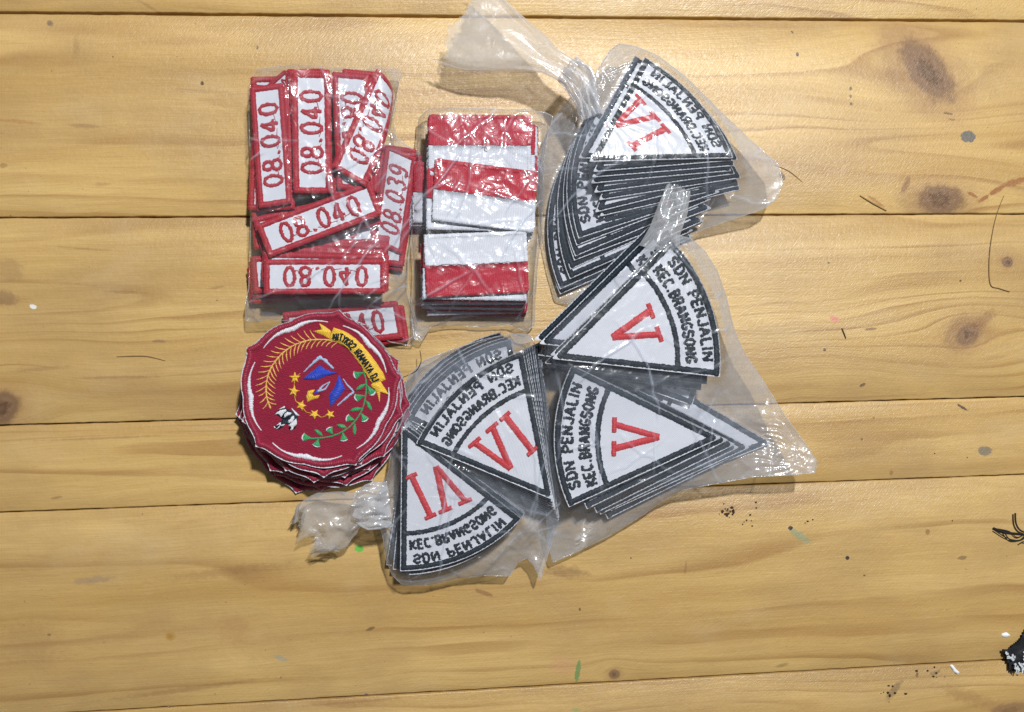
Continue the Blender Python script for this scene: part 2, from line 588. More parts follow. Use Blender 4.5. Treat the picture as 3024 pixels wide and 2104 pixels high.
def badge_parts(detail=True):
    phis = np.sort(np.concatenate([np.arange(0, 360, 3.0), np.array(TIPS)]))
    rad = np.array([badge_r(p) for p in phis])

    def ring(k, dr=0.0):
        return [((r * BR * k + dr) * math.cos(math.radians(p)), (r * BR * k + dr) * math.sin(math.radians(p))) for p, r in zip(phis, rad)]
    b = MB()
    kk = np.linspace(0.004, 1.0, 9)
    X = np.array([[x * k for k in kk] for x, y in ring(1.0, .0003) + ring(1.0, .0003)[:1]])
    Y = np.array([[y * k for k in kk] for x, y in ring(1.0, .0003) + ring(1.0, .0003)[:1]])
    b.sheet(X, Y, 0, .0009)
    f = MB()
    kk = np.linspace(0.004, .975, 9)
    R = ring(1.0)
    X = np.array([[x * k for k in kk] for x, y in R + R[:1]])
    Y = np.array([[y * k for k in kk] for x, y in R + R[:1]])
    f.sheet(X, Y, .0009, .0012)
    e = MB()
    e.ribbon(ring(.958), .0016, .0011, .0010, closed=True, jit=.10)
    w = MB()
    for i in range(5):
        t0, t1 = TIPS[i], TIPS[(i + 1) % 5]
        dl = (t1 - t0) % 360
        pts = []
        for s in np.linspace(.09, .91, 40):
            ph = t0 + dl * s
            d = min(s, 1 - s) * dl
            rr = (.895 + .034 * math.sin(math.pi * min(d, 36) / 36) + .03 * math.exp(-d / 5)) * .90
            pts.append((rr * BR * math.cos(math.radians(ph)), rr * BR * math.sin(math.radians(ph))))
        w.ribbon(pts, [.0003, .0004, .0007, .0011, .0014, .0011, .0007, .0004, .0003], .0009, .0012, jit=.16)
    parts = [('base_fabric', b, 'white_twill'), ('field', f, 'maroon_twill'), ('border', e, 'maroon_thread'), ('white_piping', w, 'white_thread')]
    if not detail:
        return parts
    k = BR / 660.0

    def L(pts):
        return [((x - 743) * k, -(y - 700) * k) for x, y in pts]
    z = .0012
    # palm frond
    g = MB()
    stem = curve(L([(365, 835), (335, 745), (333, 650), (352, 560), (400, 470), (470, 395), (560, 335), (660, 303), (760, 296), (850, 305), (935, 330)]), 8)
    g.ribbon(stem, .00045, .0007, z, jit=.25)
    ss = resample(stem, .00001)
    n = len(ss)
    tg = np.gradient(ss, axis=0)
    tg /= np.linalg.norm(tg, axis=1)[:, None]
    for i in range(22):
        u = .06 + .90 * i / 21
        q, t = ss[int(u * (n - 1))], tg[int(u * (n - 1))]
        nn = np.array([-t[1], t[0]])
        ln = .0063 if 2 < i < 18 else .0050
        for sd in (1, -1):
            if sd == 1 and i > 17:
                continue
            tip = q - t * ln * .60 + nn * sd * ln * .86 * (1 if sd > 0 else .95) + nr.uniform(-.0003, .0003, 2)
            mid = (q + tip) / 2 - t * .0005
            g.ribbon(curve([q, mid, tip], 4), [.00022, .00036, .00016], .0006, z, jit=.25)
    parts.append(('palm_frond', g, 'pale_gold_thread'))
    # banner
    g = MB()
    g.fill(L([(865, 200), (905, 215), (960, 235), (1030, 285), (1090, 345), (1150, 420), (1200, 490), (1245, 560), (1270, 620), (1225, 640), (1165, 655), (1130, 600), (1095, 545), (1055, 480), (1005, 410), (960, 360), (905, 325), (820, 285), (845, 245)]), z, .0008, .9)
    g.fill(L([(752, 165), (800, 195), (845, 232), (822, 288), (790, 268), (700, 228), (765, 218)]), z, .0007, .3)
    g.fill(L([(1165, 645), (1225, 632), (1255, 680), (1295, 742), (1225, 715), (1218, 805), (1195, 720), (1150, 665)]), z, .0007, 1.2)
    parts.append(('banner', g, 'gold_thread'))
    g = MB()
    path = resample(curve(L([(850, 275), (930, 285), (1000, 340), (1060, 410), (1115, 490), (1160, 560), (1200, 640)]), 10), .00001)
    st, tot = text_strokes('NITYKR2 IRAMAYA DJ', .0037, .12)
    ln = len(path) * .00001
    tp = np.gradient(path, axis=0)
    tp /= np.linalg.norm(tp, axis=1)[:, None]
    for i, s in enumerate(st):
        o = []
        for x, y in resample(s, .0004):
            j = int(np.clip((x / tot + .5) * .96 + .02, 0, 1) * (len(path) - 1))
            q, t = path[j], tp[j]
            o.append(q + np.array([-t[1], t[0]]) * (y - .0018) * 1.02)
        g.ribbon(o, .00046, .0005 + .00003 * (i % 4), z + .0008, step=.0004, jit=.3)
    parts.append(('lettering', g, 'black_thread'))
    # books and pen
    g = MB()
    g.fill(L([(618, 602), (690, 545), (752, 498), (800, 535), (888, 562), (800, 585), (740, 612), (690, 615)]), z, .0008, .5)
    g.fill(L([(903, 572), (925, 630), (948, 690), (900, 755), (832, 832), (818, 740), (862, 680), (885, 620)]), z, .0008, 1.3)
    g.fill(L([(700, 722), (730, 690), (745, 712), (715, 728)]), z, .0006, 0)
    parts.append(('open_book', g, 'blue_thread'))
    g = MB()
    g.ribbon(L([(624, 552), (690, 490), (752, 434), (800, 470), (858, 528)]), [.0003, .0005, .0008, .0009, .0005], .0006, z, jit=.25)
    g.ribbon(L([(932, 608), (970, 665), (1016, 715), (950, 765), (884, 822)]), [.0003, .0005, .0006, .0005, .0004], .0006, z, jit=.25)
    g.ribbon(L([(735, 708), (770, 665), (830, 630)]), [.0007, .0004, .0002], .0006, z, jit=.2)
    g.ribbon(L([(738, 704), (790, 690), (830, 632)]), [.0006, .0005, .0002], .0006, z, jit=.2)
    parts.append(('book_outline', g, 'pale_blue_thread'))
    g = MB()
    g.fill(L([(655, 702), (715, 688), (690, 722), (705, 745), (752, 733), (735, 760), (690, 770), (650, 790), (642, 745)]), z, .0007, .4)
    parts.append(('flame', g, 'gold_thread'))
    g = MB()
    stars = ((556, 595, 48), (545, 702, 48), (602, 815, 46), (706, 886, 44), (826, 890, 42))
    for si, (sx, sy, sr) in enumerate(stars):
        pts = []
        for i in range(10):
            a = math.radians(-90 + 12 * si + i * 36)
            r = sr if i % 2 == 0 else sr * .42
            pts.append((sx + r * math.cos(a), sy + r * math.sin(a)))
        g.fill(L(pts), z, .0008, si * .7)
    g.ribbon(L([(600, 560), (556, 595), (545, 702), (560, 780), (602, 815)]), .00016, .0004, z, jit=.2)
    g.ribbon(L([(602, 815), (640, 868), (706, 886), (760, 912), (826, 890)]), .00016, .0004, z, jit=.2)
    parts.append(('star_arc', g, 'gold_thread'))
    # green vine
    g, gw = MB(), MB()
    stem = curve(L([(1092, 540), (1112, 620), (1112, 720), (1092, 820), (1050, 910), (980, 990), (890, 1045), (800, 1070), (700, 1078), (620, 1080)]), 8)
    g.ribbon(stem, .00042, .0006, z, jit=.2)
    leaves = [((1100, 560), (1022, 585), 1), ((1110, 650), (1030, 705), 0), ((1118, 660), (1168, 735), 1), ((1108, 742), (1028, 765), 1), ((1112, 780), (1158, 872), 0),
              ((1085, 845), (978, 865), 0), ((1070, 880), (1105, 945), 1), ((1025, 940), (958, 920), 1), ((1020, 965), (1018, 1062), 0), ((960, 998), (872, 975), 0),
              ((925, 1030), (935, 1100), 1), ((850, 1055), (815, 1000), 1), ((770, 1060), (700, 1005), 0), ((735, 1078), (715, 1140), 1), ((690, 1078), (612, 1065), 1)]
    for p, q, bell in leaves:
        p, q = np.array(p, float), np.array(q, float)
        d = q - p
        nn = np.array([-d[1], d[0]]) / np.linalg.norm(d)
        if bell:
            g.fill(L([p, p + d * .5 + nn * 16, q + nn * 34 - d * .05, q - nn * 34 - d * .05, p + d * .5 - nn * 16]), z, .0007, .6)
            gw.fill(L([q + nn * 36 - d * .12, q + d * .12 + nn * 12, q + d * .10 - nn * 14, q - nn * 36 - d * .12, q - d * .02]), z + .0002, .0008, .2)
        else:
            g.fill(L([p, p + d * .35 + nn * 17, p + d * .7 + nn * 15, q, p + d * .7 - nn * 12, p + d * .3 - nn * 14]), z, .0007, .6)
    parts.append(('vine', g, 'green_thread'))
    parts.append(('vine_blossom', gw, 'white_thread'))
    # black and white bird crest
    cw, cb = MB(), MB()
    kx = 660.0

    def E(pts):
        return L([(x * 120 / 1597 / .3632 + (780 - 660) / .3632, y * 120 / 1597 / .3632 + (1170 - 900) / .3632) for x, y in pts])
    cb.fill(E([(330, 620), (480, 470), (700, 430), (860, 480), (1000, 600), (1180, 780), (1150, 1000), (1100, 1200), (960, 1310), (850, 1260), (900, 1120), (720, 1030), (560, 1200), (420, 1260), (290, 1130), (520, 960), (600, 880), (540, 780), (440, 700)]), z, .0004, .2)
    for p in ([(320, 680), (400, 590), (560, 500), (740, 480), (770, 540), (640, 660), (560, 780), (490, 690), (400, 640)],
              [(460, 490), (560, 420), (690, 350), (715, 430), (600, 455)],
              [(660, 800), (690, 660), (800, 580), (960, 620), (900, 700), (780, 740), (700, 800)],
              [(820, 900), (900, 870), (930, 780), (1030, 720), (1060, 830), (1000, 960), (830, 1020)],
              [(830, 1080), (960, 1000), (1060, 900), (1140, 840), (1160, 1030), (1080, 1120), (1030, 1160), (1010, 1250), (920, 1300), (890, 1270), (950, 1180)],
              [(940, 430), (1050, 520), (1260, 740), (1140, 740), (1000, 560)],
              [(360, 1100), (480, 1000), (560, 960), (540, 1080), (620, 1080), (700, 1030), (640, 1110), (540, 1130), (480, 1040)],
              [(360, 1220), (440, 1150), (520, 1080), (480, 1170), (400, 1240)],
              [(270, 1110), (350, 1130), (330, 1200), (290, 1170)]):
        cw.fill(E(p), z + .0004, .0005, .4)
    parts.append(('bird_crest', cb, 'black_thread'))
    parts.append(('bird_feathers', cw, 'white_thread'))
    return parts


# ------------------------------------------------------------------ placing patches
KINDS = {}
MESHES = {}
LOCAL_SAMPLES = {}


def bend_fn(seed, amp):
    r = random.Random(seed)
    a, b, c = r.uniform(-1, 1), r.uniform(-1, 1), r.uniform(-1, 1)
    ph, ph2 = r.uniform(0, 6), r.uniform(0, 6)

    def f(v):
        v = v.copy()
        x, y = v[:, 0] / .04, v[:, 1] / .04
        v[:, 2] += amp * (.4 * a * x * x + .25 * b * y * y * .5 + .3 * c * x * y * .5 + .35 * np.sin(2.2 * x + ph) + .35 * np.sin(1.9 * y + ph2))
        return v
    return f


def kind_samples(kind):
    if kind in LOCAL_SAMPLES:
        return LOCAL_SAMPLES[kind]
    if kind in ('V', 'IV', 'IVs'):
        Rg, Ag = np.meshgrid(np.linspace(.001, WR, 110), np.linspace(-WA, WA, 100))
        p = np.stack([Rg * np.sin(Ag), Rg * np.cos(Ag)], -1).reshape(-1, 2)
    elif kind in ('badge', 'badge_plain'):
        Rg, Ag = np.meshgrid(np.linspace(.001, BR, 60), np.linspace(0, 6.28, 180))
        p = np.stack([Rg * np.sin(Ag), Rg * np.cos(Ag)], -1).reshape(-1, 2)
    else:
        l, w = (FL, FW) if kind == 'flag' else (NL, NW)
        X, Y = np.meshgrid(np.linspace(-l / 2, l / 2, 90), np.linspace(-w / 2, w / 2, 60))
        p = np.stack([X, Y], -1).reshape(-1, 2)
    LOCAL_SAMPLES[kind] = np.column_stack([p, np.full(len(p), .002)])
    return LOCAL_SAMPLES[kind]


def get_kind(kind):
    if kind not in KINDS:
        KINDS[kind] = {'V': lambda: wedge_parts('V'), 'IV': lambda: wedge_parts('IV'), 'IVs': lambda: wedge_parts('IVs'), '08.040': lambda: number_parts('08.040'),
                       '08.039': lambda: number_parts('08.039'), 'flag': flag_parts, 'badge': badge_parts,
                       'badge_plain': lambda: badge_parts(False)}[kind]()
    return KINDS[kind]


NAMES = {'V': 'wedge_patch', 'IVs': 'wedge_patch', 'IV': 'wedge_patch', '08.040': 'number_patch', '08.039': 'number_patch', 'flag': 'flag_patch',
         'badge': 'round_patch', 'badge_plain': 'round_patch'}
CONTENT = {}


def put_affine(kind, local_pts, world_pts, label, group, bag, seed=1, amp=.0006, post=None):
    """A patch whose corners are known: its meshes are fitted to them."""
    A = np.array([(x, y, 1) for x, y in local_pts], float)
    Wd = np.array([tuple(p) for p in world_pts], float)
    M, *_ = np.linalg.lstsq(A, Wd, rcond=None)
    ex, ey, o = M
    nz = np.cross(ex, ey)
    nz /= np.linalg.norm(nz)
    flip = nz[2] < 0
    if flip:
        nz = -nz
    bf = bend_fn(seed, amp)

    def tf(v):
        v = bf(np.array(v, float))
        w = v[:, :1] * ex + v[:, 1:2] * ey + v[:, 2:3] * nz + o
        return post(w) if post else w
    root = empty(NAMES[kind], tuple(o))
    tag(root, label, 'patch', group)
    for pn, mb, mat in get_kind(kind):
        me = mb.mesh(pn, mat, lambda v: tf(v) - o)
        if flip:
            me.flip_normals()
        link(pn, me, root)
    CONTENT.setdefault(bag, []).append(tf(kind_samples(kind)))
    return root


def put_rigid(kind, loc, angle, label, group, bag, scale=1.0, mirror=False, variant=0, tilt=(0, 0), amp=.0008, skip=()):
    """A patch lying in a pile: shares its meshes with the other patches of its kind."""
    bf = bend_fn(variant + 20, amp)
    key = (kind, variant)
    if key not in MESHES:
        MESHES[key] = [(pn, mb.mesh(pn, mat, bf)) for pn, mb, mat in get_kind(kind)]
    M = Matrix.Translation(loc) @ Matrix.Rotation(angle, 4, 'Z') @ Matrix.Rotation(tilt[0], 4, 'X') @ Matrix.Rotation(tilt[1], 4, 'Y') @ Matrix.Diagonal((-scale if mirror else scale, scale, scale, 1))
    root = empty(NAMES[kind])
    root.matrix_world = M
    tag(root, label, 'patch', group)
    for pn, me in MESHES[key]:
        if pn not in skip:
            link(pn, me, root)
    s = bf(kind_samples(kind))
    m = np.array(M)
    CONTENT.setdefault(bag, []).append(s @ m[:3, :3].T + m[:3, 3])
    return root


WC = [(0, 0), (-WR * math.sin(WA), WR * math.cos(WA)), (WR * math.sin(WA), WR * math.cos(WA))]


def wedge(kind, apex, c1, c2, label, group, bag, **kw):
    return put_affine(kind, WC, [P(*apex), P(*c1), P(*c2)], label, group, bag, **kw)


def rect(kind, pts, z, label, group, bag, **kw):
    """pts: the patch's own top-left, top-right, bottom-right, bottom-left in photo pixels."""
    l, w = (FL, FW) if kind == 'flag' else (NL, NW)
    zs = z if isinstance(z, (list, tuple)) else [z] * 4
    return put_affine(kind, [(-l / 2, w / 2), (l / 2, w / 2), (l / 2, -w / 2), (-l / 2, -w / 2)],
                      [P(p[0], p[1], zz) for p, zz in zip(pts, zs)], label, group, bag, **kw)


def wedge_rigid(kind, apex_px, mid_px, z, label, group, bag, scale, mirror=False, variant=0, tilt=(0, 0)):
    a, b = P(*apex_px, z), P(*mid_px, z)
    ang = math.atan2(b.y - a.y, b.x - a.x) - math.pi / 2
    return put_rigid(kind, a, ang, label, group, bag, scale, mirror, variant, tilt)


def rect_rigid(kind, c_px, deg, z, label, group, bag, scale=1.0, mirror=False, variant=0, tilt=(0, 0)):
    return put_rigid(kind, P(*c_px, z), math.radians(deg), label, group, bag, scale, mirror, variant, tilt)


# ================================================================== THE TABLE
GAPS = [(-590, -545), (37, 63), (643, 632), (1257, 1172), (1514, 1402), (2118, 1946), (2700, 2510)]   # joint heights at the photo's left and right edge


def wood(name, seed, knots, stains, tone=1.0, cath=None, gscale=1.0):
    g = G(name)
    tc = g.n('ShaderNodeTexCoord').outputs['Object']
    s = g.n('ShaderNodeSeparateXYZ', {0: tc})
    x = g.m('MULTIPLY', s.outputs[0], 1000.0)
    y = g.m('MULTIPLY', s.outputs[1], 1000.0)
    wob = g.noise(g.xyz(g.m('MULTIPLY', x, .012), g.m('MULTIPLY', y, .03), seed), 1.0, 2.0)
    yy = g.m('ADD', g.m('MULTIPLY_ADD', wob, 9.0, y), g.m('MULTIPLY', x, -0.035))
    kd = []
    for cx, cy, rx, ry, ang, strength, sp in knots:
        c, sn = math.cos(ang), math.sin(ang)
        dx, dy = g.m('SUBTRACT', x, cx), g.m('SUBTRACT', y, cy)
        u = g.m('DIVIDE', g.m('ADD', g.m('MULTIPLY', dx, c), g.m('MULTIPLY', dy, sn)), rx)
        v = g.m('DIVIDE', g.m('SUBTRACT', g.m('MULTIPLY', dy, c), g.m('MULTIPLY', dx, sn)), ry)
        d2 = g.m('ADD', g.m('MULTIPLY', u, u), g.m('MULTIPLY', v, v))
        kd.append((g.m('SQRT', d2), strength))
        du, dv = g.m('DIVIDE', dx, rx * sp * 1.6), g.m('DIVIDE', dy, ry * sp)
        e2 = g.m('ADD', g.m('MULTIPLY', du, du), g.m('MULTIPLY', dv, dv))
        yy = g.m('SUBTRACT', yy, g.m('MULTIPLY', dy, g.m('EXPONENT', g.m('MULTIPLY', e2, -1.0))))
    if cath:
        cx, cy, rx, ry, amp = cath
        du, dv = g.m('DIVIDE', g.m('SUBTRACT', x, cx), rx), g.m('DIVIDE', g.m('SUBTRACT', y, cy), ry)
        e = g.m('EXPONENT', g.m('MULTIPLY', g.m('ADD', g.m('MULTIPLY', du, du), g.m('MULTIPLY', dv, dv)), -1.0))
        yy = g.m('MULTIPLY_ADD', e, amp, yy)
    # broad colour bands, then fine fibres, then the dark latewood lines
    broad = g.noise(g.xyz(g.m('MULTIPLY', x, .0035), g.m('MULTIPLY', yy, .055 * gscale), seed + 3), 1.0, 3.0, .55)
    fine = g.noise(g.xyz(g.m('MULTIPLY', x, .03), g.m('MULTIPLY', yy, .9), seed + 9), 1.0, 4.0, .6)
    col = g.mix(g.mr(broad, .3, .7), (.468 * tone, .290 * tone, .094 * tone), (.650 * tone, .442 * tone, .172 * tone))
    col = g.mix(g.mr(fine, .25, .75), g.mix(1.0, col, (.90, .87, .82), 'MULTIPLY'), col)
    ln = g.noise(g.xyz(g.m('MULTIPLY', x, .0012), g.m('MULTIPLY', yy, .022 * gscale), seed + 21), 1.0, 1.0, .4)
    fr = g.m('FRACT', g.m('MULTIPLY', ln, 11.0))
    late = g.m('MULTIPLY', g.mr(fr, .62, .93, smooth=True), g.mr(fr, 1.0, .95))
    lv = g.noise(g.xyz(g.m('MULTIPLY', x, .010), g.m('MULTIPLY', yy, .05), seed + 33), 1.0, 2.0)
    late = g.m('MULTIPLY', late, g.mr(lv, .36, .66, .08, .80))
    col = g.mix(late, col, (.33 * tone, .175 * tone, .052 * tone))
    blot = g.noise(g.xyz(g.m('MULTIPLY', x, .011), g.m('MULTIPLY', y, .02), seed + 41), 1.0, 4.0, .6)
    col = g.mix(g.mr(blot, .42, .72, 0, .65), col, (.36 * tone, .225 * tone, .095 * tone))
    pale = g.noise(g.xyz(g.m('MULTIPLY', x, .02), g.m('MULTIPLY', y, .03), seed + 51), 1.0, 3.0, .6)
    col = g.mix(g.mr(pale, .55, .8, 0, .35), col, (.56 * tone, .41 * tone, .225 * tone))
    hairl = g.noise(g.xyz(g.m('MULTIPLY', x, .045), g.m('MULTIPLY', yy, 2.6), seed + 81), 1.0, 3.0, .6)
    col = g.mix(g.mr(hairl, .5, .85, 0, .42), col, (.30 * tone, .165 * tone, .055 * tone))
    pore = g.noise(g.xyz(g.m('MULTIPLY', x, .22), g.m('MULTIPLY', yy, 1.7), seed + 61), 1.0, 2.0, .5)
    col = g.mix(g.mr(pore, .67, .78, 0, .40), col, (.26, .14, .05))
    spk = g.noise(g.xyz(x, y, seed + 71), .45, 2.0, .5)
    col = g.mix(g.mr(spk, .745, .78, 0, .55), col, (.14, .085, .04))
    fbr = g.noise(g.xyz(x, y, seed), .35, 4.0, .65)
    kn = g.noise(g.xyz(x, y, seed + 91), .11, 3.0, .55)
    for (d, strength), k in zip(kd, knots):
        dn = g.m('ADD', g.m('ADD', d, g.m('MULTIPLY_ADD', fbr, .16, -.08)), g.m('MULTIPLY_ADD', kn, .62, -.31))
        rings = g.m('MULTIPLY_ADD', g.m('SINE', g.m('MULTIPLY_ADD', fbr, 5.0, g.m('MULTIPLY', dn, 10.0))), .5, .5)
        halo = g.mr(dn, 2.1, .8, 0, .50, smooth=True)
        col = g.mix(g.m('MULTIPLY', halo, strength), col, (.36, .20, .085))
        core = g.mr(dn, 1.15, .60, 0, 1.0, smooth=True)
        kc = g.mix(g.m('ADD', g.m('MULTIPLY', rings, .30), g.m('ADD', g.m('MULTIPLY', fbr, .45), g.m('MULTIPLY', dn, .30))), (.058, .030, .015), (.29, .165, .088))
        col = g.mix(g.m('MULTIPLY', core, strength), col, kc)
    for cx, cy, rx, ry, ang, sc, al, soft in stains:
        c, sn = math.cos(ang), math.sin(ang)
        dx, dy = g.m('SUBTRACT', x, cx), g.m('SUBTRACT', y, cy)
        u = g.m('DIVIDE', g.m('ADD', g.m('MULTIPLY', dx, c), g.m('MULTIPLY', dy, sn)), rx)
        v = g.m('DIVIDE', g.m('SUBTRACT', g.m('MULTIPLY', dy, c), g.m('MULTIPLY', dx, sn)), ry)
        d = g.m('SQRT', g.m('ADD', g.m('MULTIPLY', u, u), g.m('MULTIPLY', v, v)))
        d = g.m('ADD', d, g.m('MULTIPLY_ADD', fbr, 1.1, -.55))
        col = g.mix(g.m('MULTIPLY', g.mr(d, 1.0, 1.0 - soft, 0, 1, smooth=True), al), col, sc)
    scr = g.noise(g.xyz(g.m('MULTIPLY', g.m('ADD', x, y), .25), g.m('MULTIPLY', g.m('SUBTRACT', x, y), 1.1), seed), 1.0, 3.0, .6)
    h = g.m('ADD', g.m('MULTIPLY', scr, .55), g.m('ADD', g.m('MULTIPLY', fine, .35), g.m('MULTIPLY', fbr, .35)))
    rough = g.mr(fbr, .3, .7, .27, .46)
    b = g.n('ShaderNodeBsdfPrincipled', {'Base Color': col, 'Roughness': rough, 'Specular IOR Level': .5,
                                         'Normal': g.bump(h, .6, .0007)})
    g.surf(b.outputs[0])
    MATS[name] = g.mat


def K(px, py, rx, ry, deg, strength=1.0, sp=2.2):
    p = P(px, py)
    return (p.x * 1000, p.y * 1000, rx * .2, ry * .2, -math.radians(deg), strength, sp)


def ST(px, py, rx, ry, deg, col, al=.8, soft=.4):
    p = P(px, py)
    return (p.x * 1000, p.y * 1000, rx * .2, ry * .2, -math.radians(deg), col, al, soft)


BRN, DK, GRY, RED_B = (.24, .12, .05), (.05, .03, .02), (.13, .12, .105), (.30, .12, .04)
wood('pine_top', 1.3, [], [ST(440, 20, 70, 6, 30, BRN, .35, .7)], .98)
wood('pine_wide', 5.7,
     [K(2688, 196, 150, 96, 55, .34, .5), K(2742, 212, 128, 66, 48, .95, 1.9), K(2750, 592, 120, 60, 0, .30, .5), K(2780, 590, 80, 50, 0, .92, 2.0)],
     [ST(2859, 404, 23, 20, 0, GRY, .95, .12), ST(2675, 545, 12, 36, 25, BRN, .7, .4), ST(2586, 595, 48, 7, 35, RED_B, .55, .5),
      ST(2872, 576, 26, 7, 25, RED_B, .85, .5), ST(2905, 588, 30, 8, -32, RED_B, .9, .5), ST(2945, 562, 40, 11, -30, RED_B, .9, .5), ST(2998, 538, 55, 13, -16, RED_B, .85, .5), ST(2355, 162, 5, 7, 0, DK, 1, .3), ST(2340, 96, 7, 3, 45, DK, .8, .3),
      ST(2512, 262, 6, 7, 0, DK, .7, .5), ST(2512, 285, 5, 7, 0, DK, .7, .5), ST(2514, 308, 6, 7, 0, DK, .75, .5), ST(2800, 336, 18, 4, 5, DK, .6, .4),
      ST(2810, 353, 16, 4, 5, BRN, .7, .5), ST(597, 247, 6, 7, 0, DK, .9, .4), ST(148, 70, 12, 11, 0, (.16, .11, .07), .8, .5), ST(760, 141, 4, 7, 0, DK, .7, .4),
      ST(250, 372, 60, 8, 2, BRN, .45, .7), ST(60, 360, 80, 8, 4, RED_B, .35, .7), ST(225, 140, 14, 45, 5, BRN, .3, .8), ST(2310, 520, 9, 16, -30, DK, .7, .3),
      ST(10, 490, 14, 10, 0, BRN, .5, .5), ST(600, 270, 140, 12, 2, BRN, .22, .8), ST(300, 545, 30, 8, 0, BRN, .3, .7)], 1.0, None, .8)
wood('pine_middle', 11.1,
     [K(2845, 984, 78, 54, -32, .5, .5), K(2856, 988, 46, 34, -32, .9, 3.4), K(2976, 774, 20, 18, 0, 1.1, 2.0), K(5, 1206, 58, 50, -30, 1.0, 1.9)],
     [ST(2905, 945, 60, 24, -35, BRN, .55, .6), ST(2572, 972, 22, 6, -4, (.17, .10, .06), .75, .5), ST(2440, 975, 150, 4, -4, BRN, .55, .5), ST(2465, 942, 19, 12, 10, (.62, .16, .16), .65, .6),
      ST(2548, 1137, 13, 6, -30, DK, .7, .4), ST(2435, 1034, 5, 5, 0, DK, .9, .3), ST(2836, 830, 4, 4, 0, DK, .8, .3), ST(2447, 777, 5, 4, 0, DK, .7, .3),
      ST(16, 880, 44, 26, 10, (.22, .13, .07), .55, .5), ST(30, 800, 42, 40, 40, (.30, .17, .075), .35, .4), ST(97, 906, 11, 7, 15, (.70, .70, .66), .95, .2),
      ST(370, 863, 70, 6, 2, BRN, .45, .6), ST(470, 1008, 30, 6, 0, (.17, .11, .075), .55, .6), ST(640, 850, 26, 6, -10, BRN, .4, .6), ST(350, 1115, 150, 6, -1, BRN, .45, .7),
      ST(120, 1090, 110, 9, -4, BRN, .35, .8), ST(250, 735, 140, 5, 4, BRN, .35, .7), ST(2930, 1058, 70, 8, -8, BRN, .25, .7)], .96, None, 1.25)
wood('pine_narrow', 17.9, [],
     [ST(2910, 1332, 27, 18, 5, (.16, .14, .11), .8, .35), ST(2842, 1204, 20, 5, 30, DK, .9, .3), ST(2632, 1398, 8, 10, 0, BRN, .6, .5), ST(2580, 1235, 5, 5, 0, BRN, .7, .5),
      ST(170, 1470, 22, 5, -10, BRN, .5, .6), ST(300, 1295, 240, 4, -2, BRN, .4, .6), ST(2545, 1298, 5, 5, 0, DK, .5, .5)], 1.0, None, 1.1)
wood('pine_front', 23.4, [K(1814, 1992, 18, 16, 0, .85, 2.6)],
     [ST(503, 1880, 20, 17, 0, (.33, .16, .02), .75, .8), ST(1706, 1985, 9, 38, 8, (.12, .25, .09), .8, .3), ST(1061, 1620, 15, 12, 0, (.10, .42, .06), .9, .25),
      ST(1660, 1965, 50, 44, 0, (.60, .27, .17), .28, .7), ST(2362, 1583, 48, 13, 35, (.22, .29, .17), .65, .35), ST(2334, 1560, 9, 8, 0, (.02, .02, .03), .95, .3),
      ST(830, 1945, 26, 8, 25, (.22, .28, .25), .5, .5), ST(270, 1715, 75, 14, -5, (.30, .20, .13), .55, .6), ST(660, 1690, 240, 20, -6, BRN, .35, .8),
      ST(690, 1860, 70, 60, 20, (.38, .20, .08), .35, .7), ST(90, 1900, 130, 90, 0, (.33, .19, .075), .4, .8), ST(560, 2035, 300, 10, -6, BRN, .4, .7),
      ST(1670, 1690, 95, 24, 5, (.20, .11, .05), .55, .7), ST(1430, 1752, 34, 8, 20, BRN, .7, .5), ST(1093, 1858, 17, 6, -20, DK, .6, .5), ST(2503, 1648, 7, 7, 0, (.03, .025, .03), .95, .3),
      ST(2552, 1700, 5, 3, 0, DK, .8, .3), ST(2740, 1570, 9, 11, 20, BRN, .75, .5), ST(2842, 1648, 16, 8, -8, (.22, .14, .06), .8, .35), ST(1863, 1649, 3, 3, 0, DK, .9, .3),
      ST(1712, 1800, 4, 6, 0, DK, .7, .4), ST(2310, 1965, 30, 7, -12, (.2, .12, .05), .5, .6), ST(2490, 1875, 260, 26, -3, (.42, .24, .08), .35, .7), ST(2025, 1675, 5, 25, 5, BRN, .5, .5),
      ST(145, 1875, 8, 5, 0, DK, .5, .5), ST(2630, 1590, 16, 14, 0, (.5, .24, .12), .25, .3), ST(1082, 2053, 8, 6, 0, (.08, .07, .15), .7, .5)],
     .97, None, .75)
wood('pine_bottom', 31.8, [K(2985, 2098, 70, 26, -5, .7, 2.0)],
     [ST(2640, 2040, 50, 14, -50, (.14, .09, .05), .6, .6), ST(2760, 1988, 22, 9, -20, (.18, .12, .06), .6, .6), ST(2708, 1994, 6, 10, 10, DK, .6, .5), ST(2860, 2060, 150, 30, 18, (.30, .16, .06), .5, .8),
      ST(1050, 2073, 200, 5, -3, (.26, .12, .05), .4, .6), ST(1700, 2097, 20, 8, 0, (.2, .3, .12), .5, .5)], .94)

table = empty('wooden_table', (0, 0, 0))
tag(table, 'worn knotty pine tabletop of wide planks under all the patches', 'table')
PLANKM = ['pine_top', 'pine_wide', 'pine_middle', 'pine_narrow', 'pine_front', 'pine_bottom']
GAPW = [.0008, .0014, .0008, .0006, .0006, .0008, .0008]


